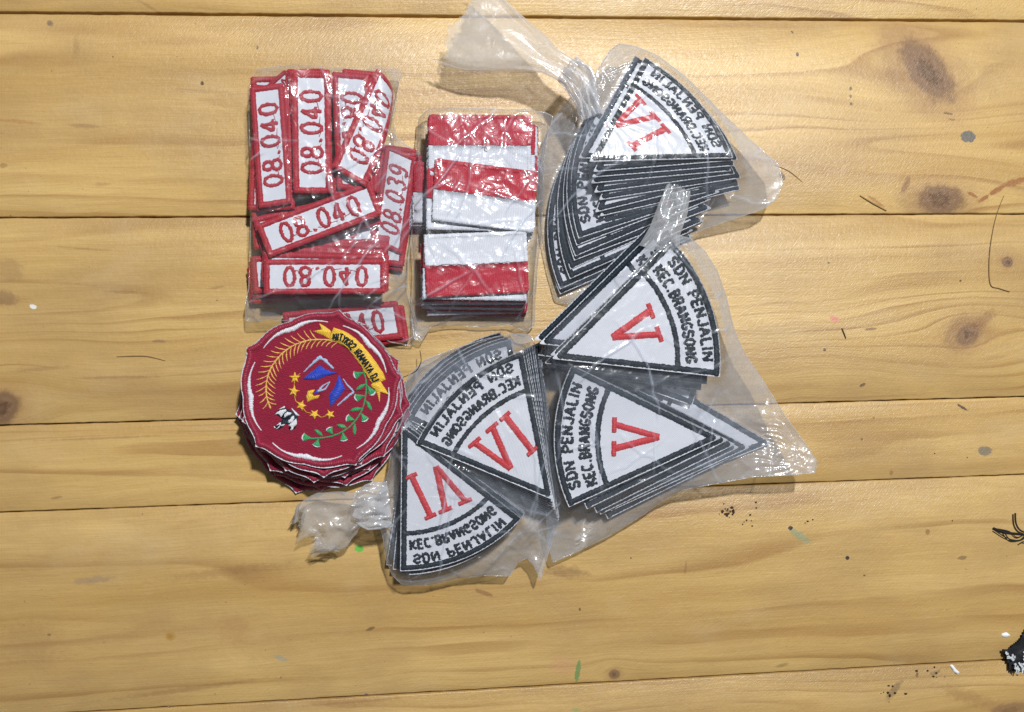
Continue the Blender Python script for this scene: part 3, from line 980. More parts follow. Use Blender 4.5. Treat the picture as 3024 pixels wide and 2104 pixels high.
def plank(i):
    mb = MB()
    n = 420
    xl, xr = -1500, PW + 1500

    def edge(k):
        a, b = GAPS[k]
        pa, pb = P(0, a), P(PW, b)
        d = (pb - pa) / (pb.x - pa.x)
        return lambda x: pa.y + d.y * (x - pa.x)
    e0, e1 = edge(i), edge(i + 1)
    xs = np.linspace(-.62, .62, n)
    r2 = np.random.RandomState(50 + i)

    def wob(a):
        k = r2.uniform(-1, 1, 140)
        q = r2.uniform(-1, 1, n)
        return (np.interp(np.arange(n), np.linspace(0, n, 140), k) * .7 + q * .5) * a
    top = np.array([e0(x) for x in xs]) - GAPW[i] / 2 + wob(.00022)
    bot = np.array([e1(x) for x in xs]) + GAPW[i + 1] / 2 + wob(.00022)
    bev = .0007
    cols = [(top, -.02), (top, -.0006), (top - bev * .5, -.00015), (top - bev, 0)]
    rows = [np.stack([xs, y, np.full(n, z)], 1) for y, z in cols]
    for t in np.linspace(0, 1, 5)[1:-1]:
        rows.append(np.stack([xs, (top - bev) * (1 - t) + (bot + bev) * t, np.zeros(n)], 1))
    for y, z in [(bot + bev, 0), (bot + bev * .5, -.00015), (bot, -.0006), (bot, -.02)]:
        rows.append(np.stack([xs, y, np.full(n, z)], 1))
    m = len(rows)
    vs = np.concatenate(rows)
    fs = [(k * n + j, (k + 1) * n + j, (k + 1) * n + j + 1, k * n + j + 1) for k in range(m - 1) for j in range(n - 1)]
    fs += [((m - 1) * n + j, j, j + 1, (m - 1) * n + j + 1) for j in range(n - 1)]
    mb.add(vs, fs)
    return link('plank', mb.mesh('plank', PLANKM[i]), table)


for i in range(6):
    plank(i)
mb = MB()
X, Y = np.meshgrid(np.linspace(-.62, .62, 4), np.linspace(-.36, .36, 4), indexing='ij')
mb.sheet(X, Y, -.040, -.0202)
link('gap_shade_board', mb.mesh('gap_shade_board', 'gap_shade', smooth=False), table)  # added sheet under the planks that keeps the gaps dark

# ================================================================== THE PATCHES
ORD = ['second', 'third', 'fourth', 'fifth', 'sixth', 'seventh', 'eighth', 'ninth', 'tenth', 'eleventh', 'twelfth', 'thirteenth', 'fourteenth']
ORD1 = ['uppermost'] + ORD


# --- round patches, loose pile at the left
c = P(943, 1154, .0300)
put_affine('badge', [(0, 0), (BR, 0), (0, BR), (-BR, 0), (0, -BR)], [c, c + Vector((BR, .0006, .0006)), c + Vector((-.0006, BR, .0)), c - Vector((BR, .0006, .0006)), c - Vector((-.0006, BR, 0))],
           'maroon round patch with gold palm, blue book and green vine, topmost of its pile', 'maroon round patches', 'badges', amp=.0004)
offs = [(10, 12, 50), (4, 6, 4), (20, 24, 20), (6, 30, -30), (30, 22, 60), (2, 44, 12), (34, 48, -14), (-8, 34, 40), (26, 70, 8), (6, 62, -25), (-4, 78, 33)]
for k, (dx, dy, rot) in enumerate(offs):
    put_rigid('badge_plain', P(943 + dx, 1154 + dy, .0274 - .00245 * k), math.radians(rot), f'maroon round patch {ORD[k]} from the top of the loose round pile, scalloped rim showing',
              'maroon round patches', 'badges', variant=k % 4, tilt=(rng.uniform(-.012, .012), rng.uniform(-.012, .012)), amp=.0010)

# --- number patches in the clear packet
G1 = 'number patches in the clear packet'
B1 = 'numbers'
rect('08.040', [(765, 614), (741, 261), (833, 247), (862, 602)], .0215, 'white number patch with red 08.040 reading upwards, leftmost of the upright row', G1, B1, seed=3, amp=.0012)
rect('08.040', [(871, 572), (862, 214), (975, 221), (977, 568)], .0245, 'white number patch with red 08.040 reading upwards, middle of the upright row', G1, B1, seed=4, amp=.0006)
rect('08.040', [(1088, 226), (1106, 565), (995, 559), (984, 214)], .0200, 'white number patch with red digits half hidden beneath the slanted curled number patch', G1, B1, seed=5, amp=.0006)


def curl(w):
    w = w.copy()
    x0 = P(1112, 300, .02).x
    d = np.maximum(0, w[:, 0] - x0)
    w[:, 0] -= d - (0.0100 * np.tanh(d / .0115))
    w[:, 2] -= .75 * d ** 2 / (d + .004)
    return w


rect('08.040', [(1078, 552), (1212, 264), (1112, 206), (984, 494)], [.0255, .0250, .0240, .0255], 'slanted number patch with red 08.040, its far end curled down over the packet side', G1, B1, seed=6, amp=.0003, post=curl)
rect('08.040', [(759, 665), (1092, 540), (1128, 632), (796, 761)], .0230, 'tilted number patch with red 08.040 rising to the right across the packet middle', G1, B1, seed=7, amp=.0004)
rect('08.040', [(784, 870), (1136, 864), (1140, 770), (780, 767)], .0225, 'number patch with red 08.040 upside down, lowest full one in the packet', G1, B1, seed=8, amp=.0004)
rect('08.039', [(1098, 715), (1142, 428), (1228, 470), (1190, 752)], [.0075, .0085, .0085, .0075], 'number patch with red 08.039 reading upwards, at the right side of the packet', G1, B1, seed=9, amp=.0006)
rect('08.040', [(836, 926), (1172, 890), (1192, 998), (856, 1034)], .0060, 'low number patch poking out below the packet towards the round patches, mostly white', G1, B1, seed=10, amp=.0006)
rect('08.040', [(858, 944), (1190, 900), (1208, 1010), (872, 1045)], .0032, 'lowest number patch at the packet foot, red edge just past the one above it', G1, B1, seed=12, amp=.0006)
rect('08.040', [(738, 300), (842, 208), (905, 260), (800, 350)], [.012, .017, .017, .012], 'number patch folded across the top left corner of the packet', G1, B1, seed=13, amp=.0006)
for k in range(8):
    rect_rigid('08.040', (962 + rng.uniform(-5, 5) + k * 1.2, 806 - 12 * k + rng.uniform(-5, 5)), -rng.uniform(0.0, 4.0) - .4 * k, .0198 - .0021 * k,
               f'number patch {ORD[k]} from the top of the fan under the upside down number', G1, B1, variant=k % 3, mirror=(k % 2 == 0))
for k in range(4):
    rect_rigid('08.040', (806 + rng.uniform(-16, 14), 430 + rng.uniform(-24, 16)), 90 + rng.uniform(-4, 6), .0180 - .0032 * k,
               f'number patch {ORD[k]} down in the leftmost upright pile of the packet, red edge showing', G1, B1, variant=k % 3)
for k in range(6):
    rect_rigid('08.040', (914 + rng.uniform(-22, 12), 392 + rng.uniform(-22, 16)), 90 + rng.uniform(-4, 4), .0212 - .0027 * k,
               f'number patch {ORD[k]} down in the middle upright pile of the packet, red edge showing', G1, B1, variant=k % 3)
for k in range(5):
    rect_rigid('08.040', (1050 + 4 * k + rng.uniform(-7, 7), 400 + rng.uniform(-18, 18)), 90 + rng.uniform(-5, 3), .0170 - .0030 * k,
               f'number patch {ORD[k]} down in the pile beneath the slanted curled number, red edge showing', G1, B1, variant=k % 3)
for k in range(3):
    rect_rigid('08.040', (926 - 6 * k, 800 + 16 * k), rng.uniform(-4, 6), .0100 - .0026 * k, f'number patch at the packet lower left, {ORD1[k]} of those with short red ends showing', G1, B1, variant=k % 3)
for k in range(2):
    rect_rigid('08.040', (1158 + 8 * k, 610 + 12 * k), 84 - 4 * k, .0058 - .0025 * k, f'number patch {ORD[k]} down under the 08.039 patch, only a red edge showing', G1, B1, variant=k)

for k, (cx, cy, dg) in enumerate(((938, 654, 15), (930, 676, 3))):
    rect_rigid('08.040', (cx, cy), dg, .0155 - .0032 * k, f'number patch {ORD1[k]} of those crossing low under the tilted number patch', G1, B1, variant=k % 3, mirror=(k == 2))

# --- flag patches
G2 = 'red and white flag patches in the clear packet'
B2 = 'flags'
rect('flag', [(1267, 341), (1566, 341), (1568, 524), (1264, 522)], .0225, 'red over white flag patch at the packet top, white half partly covered', G2, B2, seed=21, amp=.0005)
rect('flag', [(1285, 470), (1586, 507), (1576, 692), (1276, 650)], .0255, 'tilted red over white flag patch lying on top in the middle of the packet', G2, B2, seed=22, amp=.0004)
rect('flag', [(1559, 864), (1262, 882), (1249, 692), (1556, 684)], .0250, 'flag patch turned white over red, topmost in the packet lower half', G2, B2, seed=23, amp=.0004)
for k in range(7):
    rect_rigid('flag', (1417 + 4 * k + rng.uniform(-7, 9), 444 + 2.5 * k + rng.uniform(-6, 6)), rng.uniform(-2.5, 1.5) + (180 if k % 3 == 2 else 0), .0195 - .0027 * k,
               f'flag patch {ORD[k]} down in the pile at the packet top, edges showing', G2, B2, variant=k % 3)
for k in range(4):
    rect_rigid('flag', (1425 + rng.uniform(-12, 4), 592 + 7 * k), rng.uniform(-6, 0), .0225 - .0032 * k, f'flag patch {ORD[k]} down under the tilted middle flag, edges showing', G2, B2, variant=k % 3)
for k in range(8):
    rect_rigid('flag', (1405 + rng.uniform(-8, 8) + (6 if k % 2 else -4), 796 + 7.5 * k), rng.uniform(-1, 3.5) + (180 if k % 2 else 0), .0224 - .0027 * k,
               f'flag patch {ORD[k]} down in the pile of the packet lower half, lower edge showing', G2, B2, variant=k % 3)
for k in range(3):
    rect_rigid('flag', (1372 - 5 * k, 575 + 10 * k), rng.uniform(-3, 2), .0105 - .003 * k, f'flag patch low at the packet left, {ORD1[k]} of those with a short side showing', G2, B2, variant=k % 3)

# --- wedge patches
G3 = 'black edged wedge patches with red numerals'
wedge('IVs', (1738, 480, .034), (2164, 468, .032), (1903, 170, .024), 'wedge patch with red VI lying open at the top of the upper bag', G3, 'upper', seed=31, amp=.0005)
for k in range(1, 9):
    j1, j2 = rng.uniform(-10, 10), rng.uniform(-9, 7)
    wedge('IVs', (1738 + 4.5 * k + j1, 480 + 24 * k + j2, .0332 - .0020 * k), (2164 + 2.5 * k + j1 * 1.6, 468 + 11 * k - j2 * .7, .0312 - .0020 * k), (1906 - k + j1, 182 + 20 * k, .0235 - .0017 * k),
          f'wedge patch {ORD[k - 1]} in the fan below the open red VI of the upper bag', G3, 'upper', seed=60 + k, amp=.0007)
wedge('IV', (1706, 470, .0200), (2120, 470, .0180), (1874, 166, .0160), 'wedge patch just left of the open red VI, dark letters at its tip showing', G3, 'upper', seed=44, amp=.0007)
for k in range(9):
    wedge_rigid('IV', (2125 - 10 * k + rng.uniform(-12, 12), 560 + 17 * k + rng.uniform(-9, 9)), (1694 - 10.5 * k + rng.uniform(-10, 10), 540 + 17 * k + rng.uniform(-9, 9) - (34 - 8 * k if k < 4 else 0)), (.0172 - .0018 * k),
                f'wedge patch {ORD1[k]} in the stepped pile at the upper bag left, square corner showing', G3, 'upper', .088 / WR, False, k % 4, (rng.uniform(-.008, .008), 0))

wedge('V', (1628, 1060, .036), (1979, 706, .036), (2124, 1114, .034), 'wedge patch with red V, upper one in the right bag, lettering along its right rim', G3, 'right', seed=33, amp=.0004)
VO = [(0, 0), (8, 10), (40, 44), (52, 56), (20, -14), (6, -26), (44, 10), (14, -36)]
for k in range(1, 8):
    wedge_rigid('V', (1628 - VO[k][0] + rng.uniform(-4, 4), 1060 - VO[k][1]), (2092 - VO[k][0], 900 - VO[k][1] + rng.uniform(-4, 4)), .0330 - .0028 * k,
                f'wedge patch {ORD[k - 1]} down under the upper red V patch, black edge showing', G3, 'right', 1.0, False, k % 4, (rng.uniform(-.01, .01), rng.uniform(-.01, .01)))
for k in range(2):
    wedge_rigid('V', (1646 - 8 * k, 1046 + 10 * k), (2072 + 26 * k, 962 + 44 * k), .0125 - .0030 * k, f'wedge patch between the two red V patches, {ORD1[k]} of the low pair', G3, 'right', .94, False, k)
wedge('V', (2130, 1293, .0285), (1679, 1498, .0285), (1688, 1078, .0285), 'wedge patch with red V, lower one in the right bag, lettering along its left rim', G3, 'right', seed=34, amp=.0004)
for k in range(1, 8):
    wedge_rigid('V', (2130 + 11 * k + rng.uniform(-14, 10) + (38 if k == 5 else 72 if k == 7 else 0), 1293 + 7 * k + rng.uniform(-7, 7) - (30 if k == 7 else 0)), (1640 + 7 * k + rng.uniform(-8, 8) + (38 if k == 5 else 72 if k == 7 else 0), 1289 + 8 * k + rng.uniform(-8, 8) - (78 if k == 7 else 14 if k == 5 else 0)), .0262 - .0032 * k,
                f'wedge patch {ORD[k - 1]} down under the lower red V patch, black edge showing', G3, 'right', .99, False, k % 4, (rng.uniform(-.008, .008), rng.uniform(-.008, .008)))

wedge('IV', (1632, 1476, .0320), (1545, 1036, .030), (1229, 1309, .026), 'wedge patch with red VI leaning on its side, upper right one in the lower bag', G3, 'lower', seed=35, amp=.0006)
for k in range(1, 9):
    j1, j2 = rng.uniform(-3, 3), rng.uniform(-4, 4)
    wedge('IV', (1632 + 2.5 * k + j1, 1476 + 8 * k, .0312 - .0024 * k), (1545 + 6.5 * k + j1, 1034 - 3 * k + j2, .0292 - .0024 * k), (1233 + 6 * k, 1311 + 4 * k + j2, .0248 - .0022 * k),
          f'wedge patch {ORD[k - 1]} down under the leaning red VI patch of the lower bag', G3, 'lower', seed=80 + k, amp=.0003)
for k in range(4):
    wedge_rigid('IV', (1600 - 9 * k, 1440 - 9 * k), (1336 - 10 * k + rng.uniform(-6, 6), 1096 - 8 * k + rng.uniform(-6, 6)), .0102 - .0024 * k,
                f'wedge patch {ORD1[k]} of those rimming the upper left of the lower bag', G3, 'lower', .088 / WR, True, k % 4, (rng.uniform(-.01, .01), rng.uniform(-.01, .01)))
wedge('IV', (1186, 1256, .0240), (1182, 1686, .0220), (1540, 1530, .0255), 'wedge patch with red VI upside down, lower left one in the lower bag', G3, 'lower', seed=36, amp=.0006)
for k in range(1, 7):
    wedge_rigid('IV', (1192 + 3 * k, 1252 - 3 * k), (1394 + (4 * k if k % 2 else -9 * k) + rng.uniform(-4, 4), 1646 + (3 * k if k % 2 else 5 * k)), .0212 - .0027 * k,
                f'wedge patch {ORD[k - 1]} down under the upside down red VI patch, black rim showing', G3, 'lower', .086 / WR, True, k % 4, (rng.uniform(-.01, .01), rng.uniform(-.01, .01)))

# ================================================================== THE PLASTIC BAGS
def value_noise(x, y, seed, scale):
    r = np.random.RandomState(seed)
    N = 64
    T = r.uniform(-1, 1, (N, N))
    u, v = x / scale, y / scale
    iu, iv = np.floor(u).astype(int), np.floor(v).astype(int)
    fu, fv = u - iu, v - iv
    fu, fv = fu * fu * (3 - 2 * fu), fv * fv * (3 - 2 * fv)
    a = T[iu % N, iv % N]
    b = T[(iu + 1) % N, iv % N]
    c_ = T[iu % N, (iv + 1) % N]
    d = T[(iu + 1) % N, (iv + 1) % N]
    return (a * (1 - fu) + b * fu) * (1 - fv) + (c_ * (1 - fu) + d * fu) * fv


def creases(x, y, seed, n, amp, x0, x1, y0, y1, lmin=.010, lmax=.045):
    """Sharp little ridges in random directions, as in handled plastic."""
    r = np.random.RandomState(seed)
    out = np.zeros_like(x)
    wx = x + .004 * value_noise(x, y, seed + 1, .013)
    wy = y + .004 * value_noise(x, y, seed + 2, .013)
    for _ in range(n):
        cx, cy, a = r.uniform(x0, x1), r.uniform(y0, y1), r.uniform(0, math.pi)
        ln, w, k = r.uniform(lmin, lmax), r.uniform(.0009, .0036), r.uniform(.4, 1.0) * (1 if r.rand() > .3 else -.7)
        dx, dy = wx - cx, wy - cy
        s = dx * math.cos(a) + dy * math.sin(a)
        t = -dx * math.sin(a) + dy * math.cos(a)
        out += k * amp * np.exp(-np.abs(t) / w) * np.exp(-(s / ln) ** 2)
    return out


def inside(px, py, poly):
    res = np.zeros(px.shape, bool)
    n = len(poly)
    for i in range(n):
        x0, y0 = poly[i]
        x1, y1 = poly[(i + 1) % n]
        c_ = ((y0 > py) != (y1 > py)) & (px < (x1 - x0) * (py - y0) / (y1 - y0 + 1e-15) + x0)
        res ^= c_
    return res


def film_bag(outline, bag, mat, parent, seed, crease_amp, ncrease, neck=None, pleat=0.0, h=.0008, lift=.0013, part='film', iters=1400, free=.26, slump=0.0, whites=32):
    """Two films closed along the outline, the upper one stretched over what the bag holds."""
    pts = [P(px, py, z) for px, py, z in outline]
    o3 = resample([tuple(p) for p in pts], .0010, True)[:-1]
    jr = np.random.RandomState(seed)
    poly = o3[:, :2]
    x0, y0 = poly.min(0) - .003
    x1, y1 = poly.max(0) + .003
    nx, ny = int((x1 - x0) / h) + 1, int((y1 - y0) / h) + 1
    X, Y = np.meshgrid(x0 + np.arange(nx) * h, y0 + np.arange(ny) * h, indexing='ij')
    ins = inside(X, Y, poly)
    # contents
    obs = np.full((nx, ny), -1.0)
    S = np.concatenate(CONTENT[bag])
    ii = np.round((S[:, 0] - x0) / h).astype(int)
    jj = np.round((S[:, 1] - y0) / h).astype(int)
    ok = (ii >= 1) & (ii < nx - 1) & (jj >= 1) & (jj < ny - 1)
    np.maximum.at(obs, (ii[ok], jj[ok]), S[ok, 2])
    for _ in range(3):
        e = obs.copy()
        for dx, dy in ((1, 0), (-1, 0), (0, 1), (0, -1)):
            e = np.maximum(e, np.roll(np.roll(obs, dx, 0), dy, 1))
        obs = e
    has = obs > -.5
    obs = np.where(has, obs + lift, .0004)
    # height of the rim at every cell
    fx, fy = X.ravel(), Y.ravel()
    best = np.full(fx.shape, 1e9)
    bi = np.zeros(fx.shape, int)
    for k in range(0, len(o3)):
        d = (fx - o3[k, 0]) ** 2 + (fy - o3[k, 1]) ** 2
        q = d < best
        best[q] = d[q]
        bi[q] = k
    dist = np.sqrt(best).reshape(nx, ny)
    rim = o3[bi, 2].reshape(nx, ny)
    near = o3[bi, :2].reshape(nx, ny, 2)
    fixed = ~ins
    H = np.where(fixed, rim, np.maximum(obs, rim * .6))
    for _ in range(iters):
        A = .25 * (np.roll(H, 1, 0) + np.roll(H, -1, 0) + np.roll(H, 1, 1) + np.roll(H, -1, 1)) - slump * 1e-6
        H = np.where(fixed, rim, np.maximum(obs, A))
    for _ in range(5):
        A = .2 * (H + np.roll(H, 1, 0) + np.roll(H, -1, 0) + np.roll(H, 1, 1) + np.roll(H, -1, 1))
        H = np.where(fixed, rim, A)
    Lo = np.where(fixed, rim, rim * .5)
    ground = np.where(has, .0004, 9.0)
    for _ in range(500):
        A = .25 * (np.roll(Lo, 1, 0) + np.roll(Lo, -1, 0) + np.roll(Lo, 1, 1) + np.roll(Lo, -1, 1)) - 2e-6
        Lo = np.where(fixed, rim, np.clip(A, .0004, ground))
    # a few long folds where the plastic has gone white
    crm = np.zeros_like(X)
    rc = np.random.RandomState(seed + 77)
    for _ in range(whites):
        cx, cy, a_ = rc.uniform(x0, x1), rc.uniform(y0, y1), rc.uniform(0, math.pi)
        kx_ = rc.uniform(-8, 8)
        dx, dy = X - cx + .0012 * value_noise(X, Y, seed + 9, .007), Y - cy + .0012 * value_noise(X, Y, seed + 10, .007)
        s_ = dx * math.cos(a_) + dy * math.sin(a_)
        t_ = -dx * math.sin(a_) + dy * math.cos(a_) + kx_ * s_ * s_
        crm = np.maximum(crm, rc.uniform(.35, 1.0) * np.exp(-(t_ / .00055) ** 2) * np.exp(-(s_ / rc.uniform(.008, .028)) ** 4))
    gap = np.clip((H - obs) / .004, 0, 1)
    edge = np.clip(dist / .004, 0, 1)
    cr = creases(X, Y, seed, ncrease, crease_amp, x0, x1, y0, y1)
    rdg = lambda k_, s_: 1 - 2.2 * np.abs(value_noise(X + .002 * value_noise(X, Y, k_ + 50, .011), Y, k_, s_))
    fac = rdg(seed + 5, .0085) * .55 + rdg(seed + 6, .0046) * .22 + value_noise(X, Y, seed + 7, .019) * .9
    wr = (cr + crease_amp * .8 * fac) * (free + (1 - free) * gap) + .0007 * crm
    if neck:
        for nk, amp_, reach in neck:
            p = P(*nk)
            dx, dy = X - p.x, Y - p.y
            r_ = np.sqrt(dx * dx + dy * dy)
            an = np.arctan2(dy, dx) + .25 * value_noise(X, Y, seed + 8, .02)
            tri = np.abs(((an * 7.5 + .8 * np.sin(an * 3 + seed)) % 1.0) - .5) * 2
            tri2 = np.abs(((an * 17.3 + r_ * 20) % 1.0) - .5) * 2
            wr = wr + amp_ * (.25 + .75 * gap) * np.exp(-r_ / reach) * (tri - .5 + .4 * (tri2 - .5)) * np.clip(r_ / .006, 0, 1)
    Ht = H + np.maximum(wr, -np.maximum(H - obs, 0) - lift * .45) * edge
    Ht = np.maximum(Ht, Lo + .0002)
    core = ins
    ins = core | np.roll(core, 1, 0) | np.roll(core, -1, 0) | np.roll(core, 1, 1) | np.roll(core, -1, 1)
    ins = ins | np.roll(np.roll(core, 1, 0), 1, 1) | np.roll(np.roll(core, -1, 0), 1, 1) | np.roll(np.roll(core, 1, 0), -1, 1) | np.roll(np.roll(core, -1, 0), -1, 1)
    vid = -np.ones((nx, ny), int)
    vid[ins] = np.arange(ins.sum())
    # snap the outermost points on to the rim
    XX, YY = X.copy(), Y.copy()
    nb = ins & ~core
    XX[nb], YY[nb] = near[nb][:, 0], near[nb][:, 1]
    Ht[nb] = rim[nb]
    Lb = Lo.copy()
    Lb[nb] = rim[nb]
    q = (ins[:-1, :-1] & ins[1:, :-1] & ins[1:, 1:] & ins[:-1, 1:])
    qi, qj = np.nonzero(q)
    F = np.stack([vid[qi, qj], vid[qi + 1, qj], vid[qi + 1, qj + 1], vid[qi, qj + 1]], 1)
    top = np.stack([XX[ins], YY[ins], Ht[ins]], 1)
    n = len(top)
    # lower film shares the rim points
    nbf = nb[ins]
    remap = np.where(nbf, np.arange(n), n + np.cumsum(~nbf) - 1)
    bot = np.stack([XX[ins], YY[ins], Lb[ins]], 1)[~nbf]
    V = np.concatenate([top, bot])
    Fb = remap[F][:, ::-1]
    me = bpy.data.meshes.new(part)
    o = np.array(parent.location)
    me.from_pydata((V - o).tolist(), [], np.concatenate([F, Fb]).tolist())
    me.polygons.foreach_set('use_smooth', np.ones(len(me.polygons), dtype=bool))
    me.materials.append(MATS[mat])
    ls = np.clip((H - obs) / .007, 0, 1)  # gap over the contents drives the painted scattered-light haze
    ls = np.where(has, ls, 1.0)
    for _ in range(4):
        ls = .2 * (ls + np.roll(ls, 1, 0) + np.roll(ls, -1, 0) + np.roll(ls, 1, 1) + np.roll(ls, -1, 1))
    at = me.attributes.new('loose', 'FLOAT', 'POINT')
    at.data.foreach_set('value', np.concatenate([ls[ins], ls[ins][~nbf]]).astype(np.float32))
    at = me.attributes.new('crease', 'FLOAT', 'POINT')
    at.data.foreach_set('value', np.concatenate([crm[ins], 0 * crm[ins][~nbf]]).astype(np.float32))
    me.update()
    body = link(part, me, parent)
    # the welded edge of the film
    m = 6
    rp = resample(o3, .0016, True)[:-1]
    k = len(rp)
    tg = np.roll(rp, -1, 0) - np.roll(rp, 1, 0)
    tg /= np.linalg.norm(tg, axis=1)[:, None]
    sd = np.cross(tg, (0, 0, 1.0))
    sd /= np.linalg.norm(sd, axis=1)[:, None]
    rr = .00022 + .00012 * jr.uniform(-1, 1, k)
    SV = np.concatenate([rp[:, None] + rr[:, None, None] * (sd[:, None] * np.cos(an_) + np.array([0, 0, 1.0]) * np.sin(an_)) for an_ in np.linspace(0, 2 * math.pi, m, endpoint=False)], 1)
    SV = SV.reshape(-1, 3)
    SV[:, 2] = np.maximum(SV[:, 2], .0002)
    SF = [(i * m + j, i * m + (j + 1) % m, ((i + 1) % k) * m + (j + 1) % m, ((i + 1) % k) * m + j) for i in range(k) for j in range(m)]
    se = bpy.data.meshes.new('seam')
    se.from_pydata((SV - o).tolist(), [], SF)
    se.polygons.foreach_set('use_smooth', np.ones(len(se.polygons), dtype=bool))
    se.materials.append(MATS['tail_film'])
    link('seam', se, parent)
    return body


def gathered(path, half, thick, parent, part, seed, pleats=9, amp=.32, rag=.004, mat='gathered_film', n=70, m=110, calm=0.0):
    """Plastic bunched along a path: a flattened, deeply pleated sleeve, ragged at its open end."""
    pts = np.array([tuple(P(*p)) for p in path])
    sp = curve(pts, 14)
    sp = resample(sp, 1e-5)
    idx = np.linspace(0, len(sp) - 1, n).astype(int)
    c_ = sp[idx]
    t = np.gradient(c_, axis=0)
    t /= np.linalg.norm(t, axis=1)[:, None]
    up = np.array([0, 0, 1.0])
    side = np.cross(t, up)
    side /= np.linalg.norm(side, axis=1)[:, None]
    u2 = np.cross(side, t)
    a = np.interp(np.linspace(0, 1, n), np.linspace(0, 1, len(half)), half)
    b = np.interp(np.linspace(0, 1, n), np.linspace(0, 1, len(thick)), thick)
    r = np.random.RandomState(seed)
    th = np.linspace(0, 2 * math.pi, m, endpoint=False)
    ph = [r.uniform(0, 1) for _ in range(6)]
    fr = [pleats, int(pleats * 1.7), int(pleats * 2.9), max(2, pleats // 3)]
    V = []
    ragv = rag * (np.interp(np.arange(m), np.linspace(0, m, 19), r.uniform(-1, .6, 19)) + .3 * r.uniform(-1, 1, m))
    for i in range(n):
        s = i / (n - 1)
        w = 0
        for k, f in enumerate(fr):
            x = (th / (2 * math.pi) * f + ph[k] + .45 * math.sin(3 * s + k * 2) + .15 * np.sin(9 * s + th * 2)) % 1.0
            w = w + (np.abs(x - .5) * 4 - 1) * (1, .55, .35, .5)[k]
        w = w * (1 - .75 * calm * s)
        mlt = 1 + amp * w * (.6 + .4 * r.uniform(.8, 1.2))
        q = c_[i] + side[i] * (a[i] * np.cos(th) * (1 + .25 * amp * w))[:, None] + u2[i] * (b[i] * (np.sin(th) * mlt + .55 * amp * w))[:, None]
        q = q + t[i] * (ragv * max(0, s - .6) / .4)[:, None]
        V.append(q)
    V = np.concatenate(V)
    V[:, 2] = np.maximum(V[:, 2], .0006)
    F = [(i * m + j, i * m + (j + 1) % m, (i + 1) * m + (j + 1) % m, (i + 1) * m + j) for i in range(n - 1) for j in range(m)]
    me = bpy.data.meshes.new(part)
    me.from_pydata((V - np.array(parent.location)).tolist(), [], F)
    me.polygons.foreach_set('use_smooth', np.ones(len(me.polygons), dtype=bool))
    me.materials.append(MATS[mat])
    me.update()
    return link(part, me, parent)


def bag_root(name, px, py, label, group='plastic bags of patches'):
    p = P(px, py, 0)
    return tag(empty(name, (p.x, p.y, 0)), label, 'plastic bag', group)


# upper bag, tied at its left, tail thrown up over the table
ub = bag_root('plastic_bag', 1900, 500, 'milky plastic bag at the top right, knotted, its long open tail spread to the left')
film_bag([(1722, 262, .024), (1760, 215, .026), (1800, 150, .024), (1829, 129, .020), (1880, 138, .018), (1945, 166, .016), (2030, 232, .014), (2110, 312, .013), (2210, 408, .013), (2299, 486, .019),
          (2312, 540, .021), (2292, 590, .021), (2250, 620, .019), (2170, 646, .015), (2080, 676, .011), (1990, 715, .007), (1930, 780, .004), (1850, 850, .003), (1760, 885, .003), (1680, 900, .003),
          (1640, 888, .003), (1618, 800, .004), (1600, 700, .006), (1588, 590, .008), (1590, 500, .009), (1606, 410, .010), (1640, 345, .013), (1684, 290, .019)],
         'upper', 'milky_film', ub, 11, .0010, 110, neck=[((1712, 268, .02), .0040, .024)])
gathered([(1746, 345, .030), (1724, 280, .031), (1706, 236, .031), (1672, 206, .030)], [.006, .0062, .0085, .0075], [.004, .006, .0075, .006], ub, 'knot', 3, pleats=8, amp=.30, rag=0, n=44)
gathered([(1690, 222, .030), (1640, 190, .029), (1570, 152, .026), (1480, 116, .023), (1392, 84, .020), (1345, 66, .018)], [.0065, .0080, .0130, .0190, .0240, .0265], [.0050, .0042, .0042, .0050, .0048, .0045],
         ub, 'tail', 5, pleats=4, amp=.24, rag=.006, mat='tail_film', calm=.8)

# right bag
rb = bag_root('plastic_bag', 1950, 1150, 'large milky plastic bag at the right holding two red V patches, one sharp corner lifted')
film_bag([(1948, 712, .026), (1990, 692, .028), (2040, 705, .026), (2080, 740, .023), (2118, 800, .020), (2146, 880, .018), (2165, 965, .016), (2196, 1040, .016), (2250, 1120, .017), (2320, 1230, .022), (2385, 1320, .026),
          (2412, 1362, .028), (2408, 1396, .028), (2330, 1404, .027), (2230, 1408, .025), (2130, 1426, .023), (2020, 1446, .020), (1960, 1476, .015), (1900, 1520, .011), (1800, 1582, .009), (1700, 1632, .009), (1632, 1662, .010),
          (1618, 1600, .012), (1612, 1500, .016), (1604, 1400, .016), (1596, 1290, .014), (1590, 1180, .013), (1586, 1080, .013), (1594, 1010, .012), (1640, 950, .013), (1720, 884, .015), (1810, 815, .019), (1890, 752, .023)],
         'right', 'milky_film', rb, 23, .0012, 150, neck=[((1985, 705, .026), .0028, .030), ((2380, 1360, .02), .0018, .05)])
gathered([(1948, 740, .034), (1962, 690, .036), (1986, 620, .037), (2004, 556, .036)], [.0120, .0085, .0085, .0070], [.004, .0045, .005, .0035], rb, 'tail', 8, pleats=4, amp=.20, rag=.003, mat='tail_film')

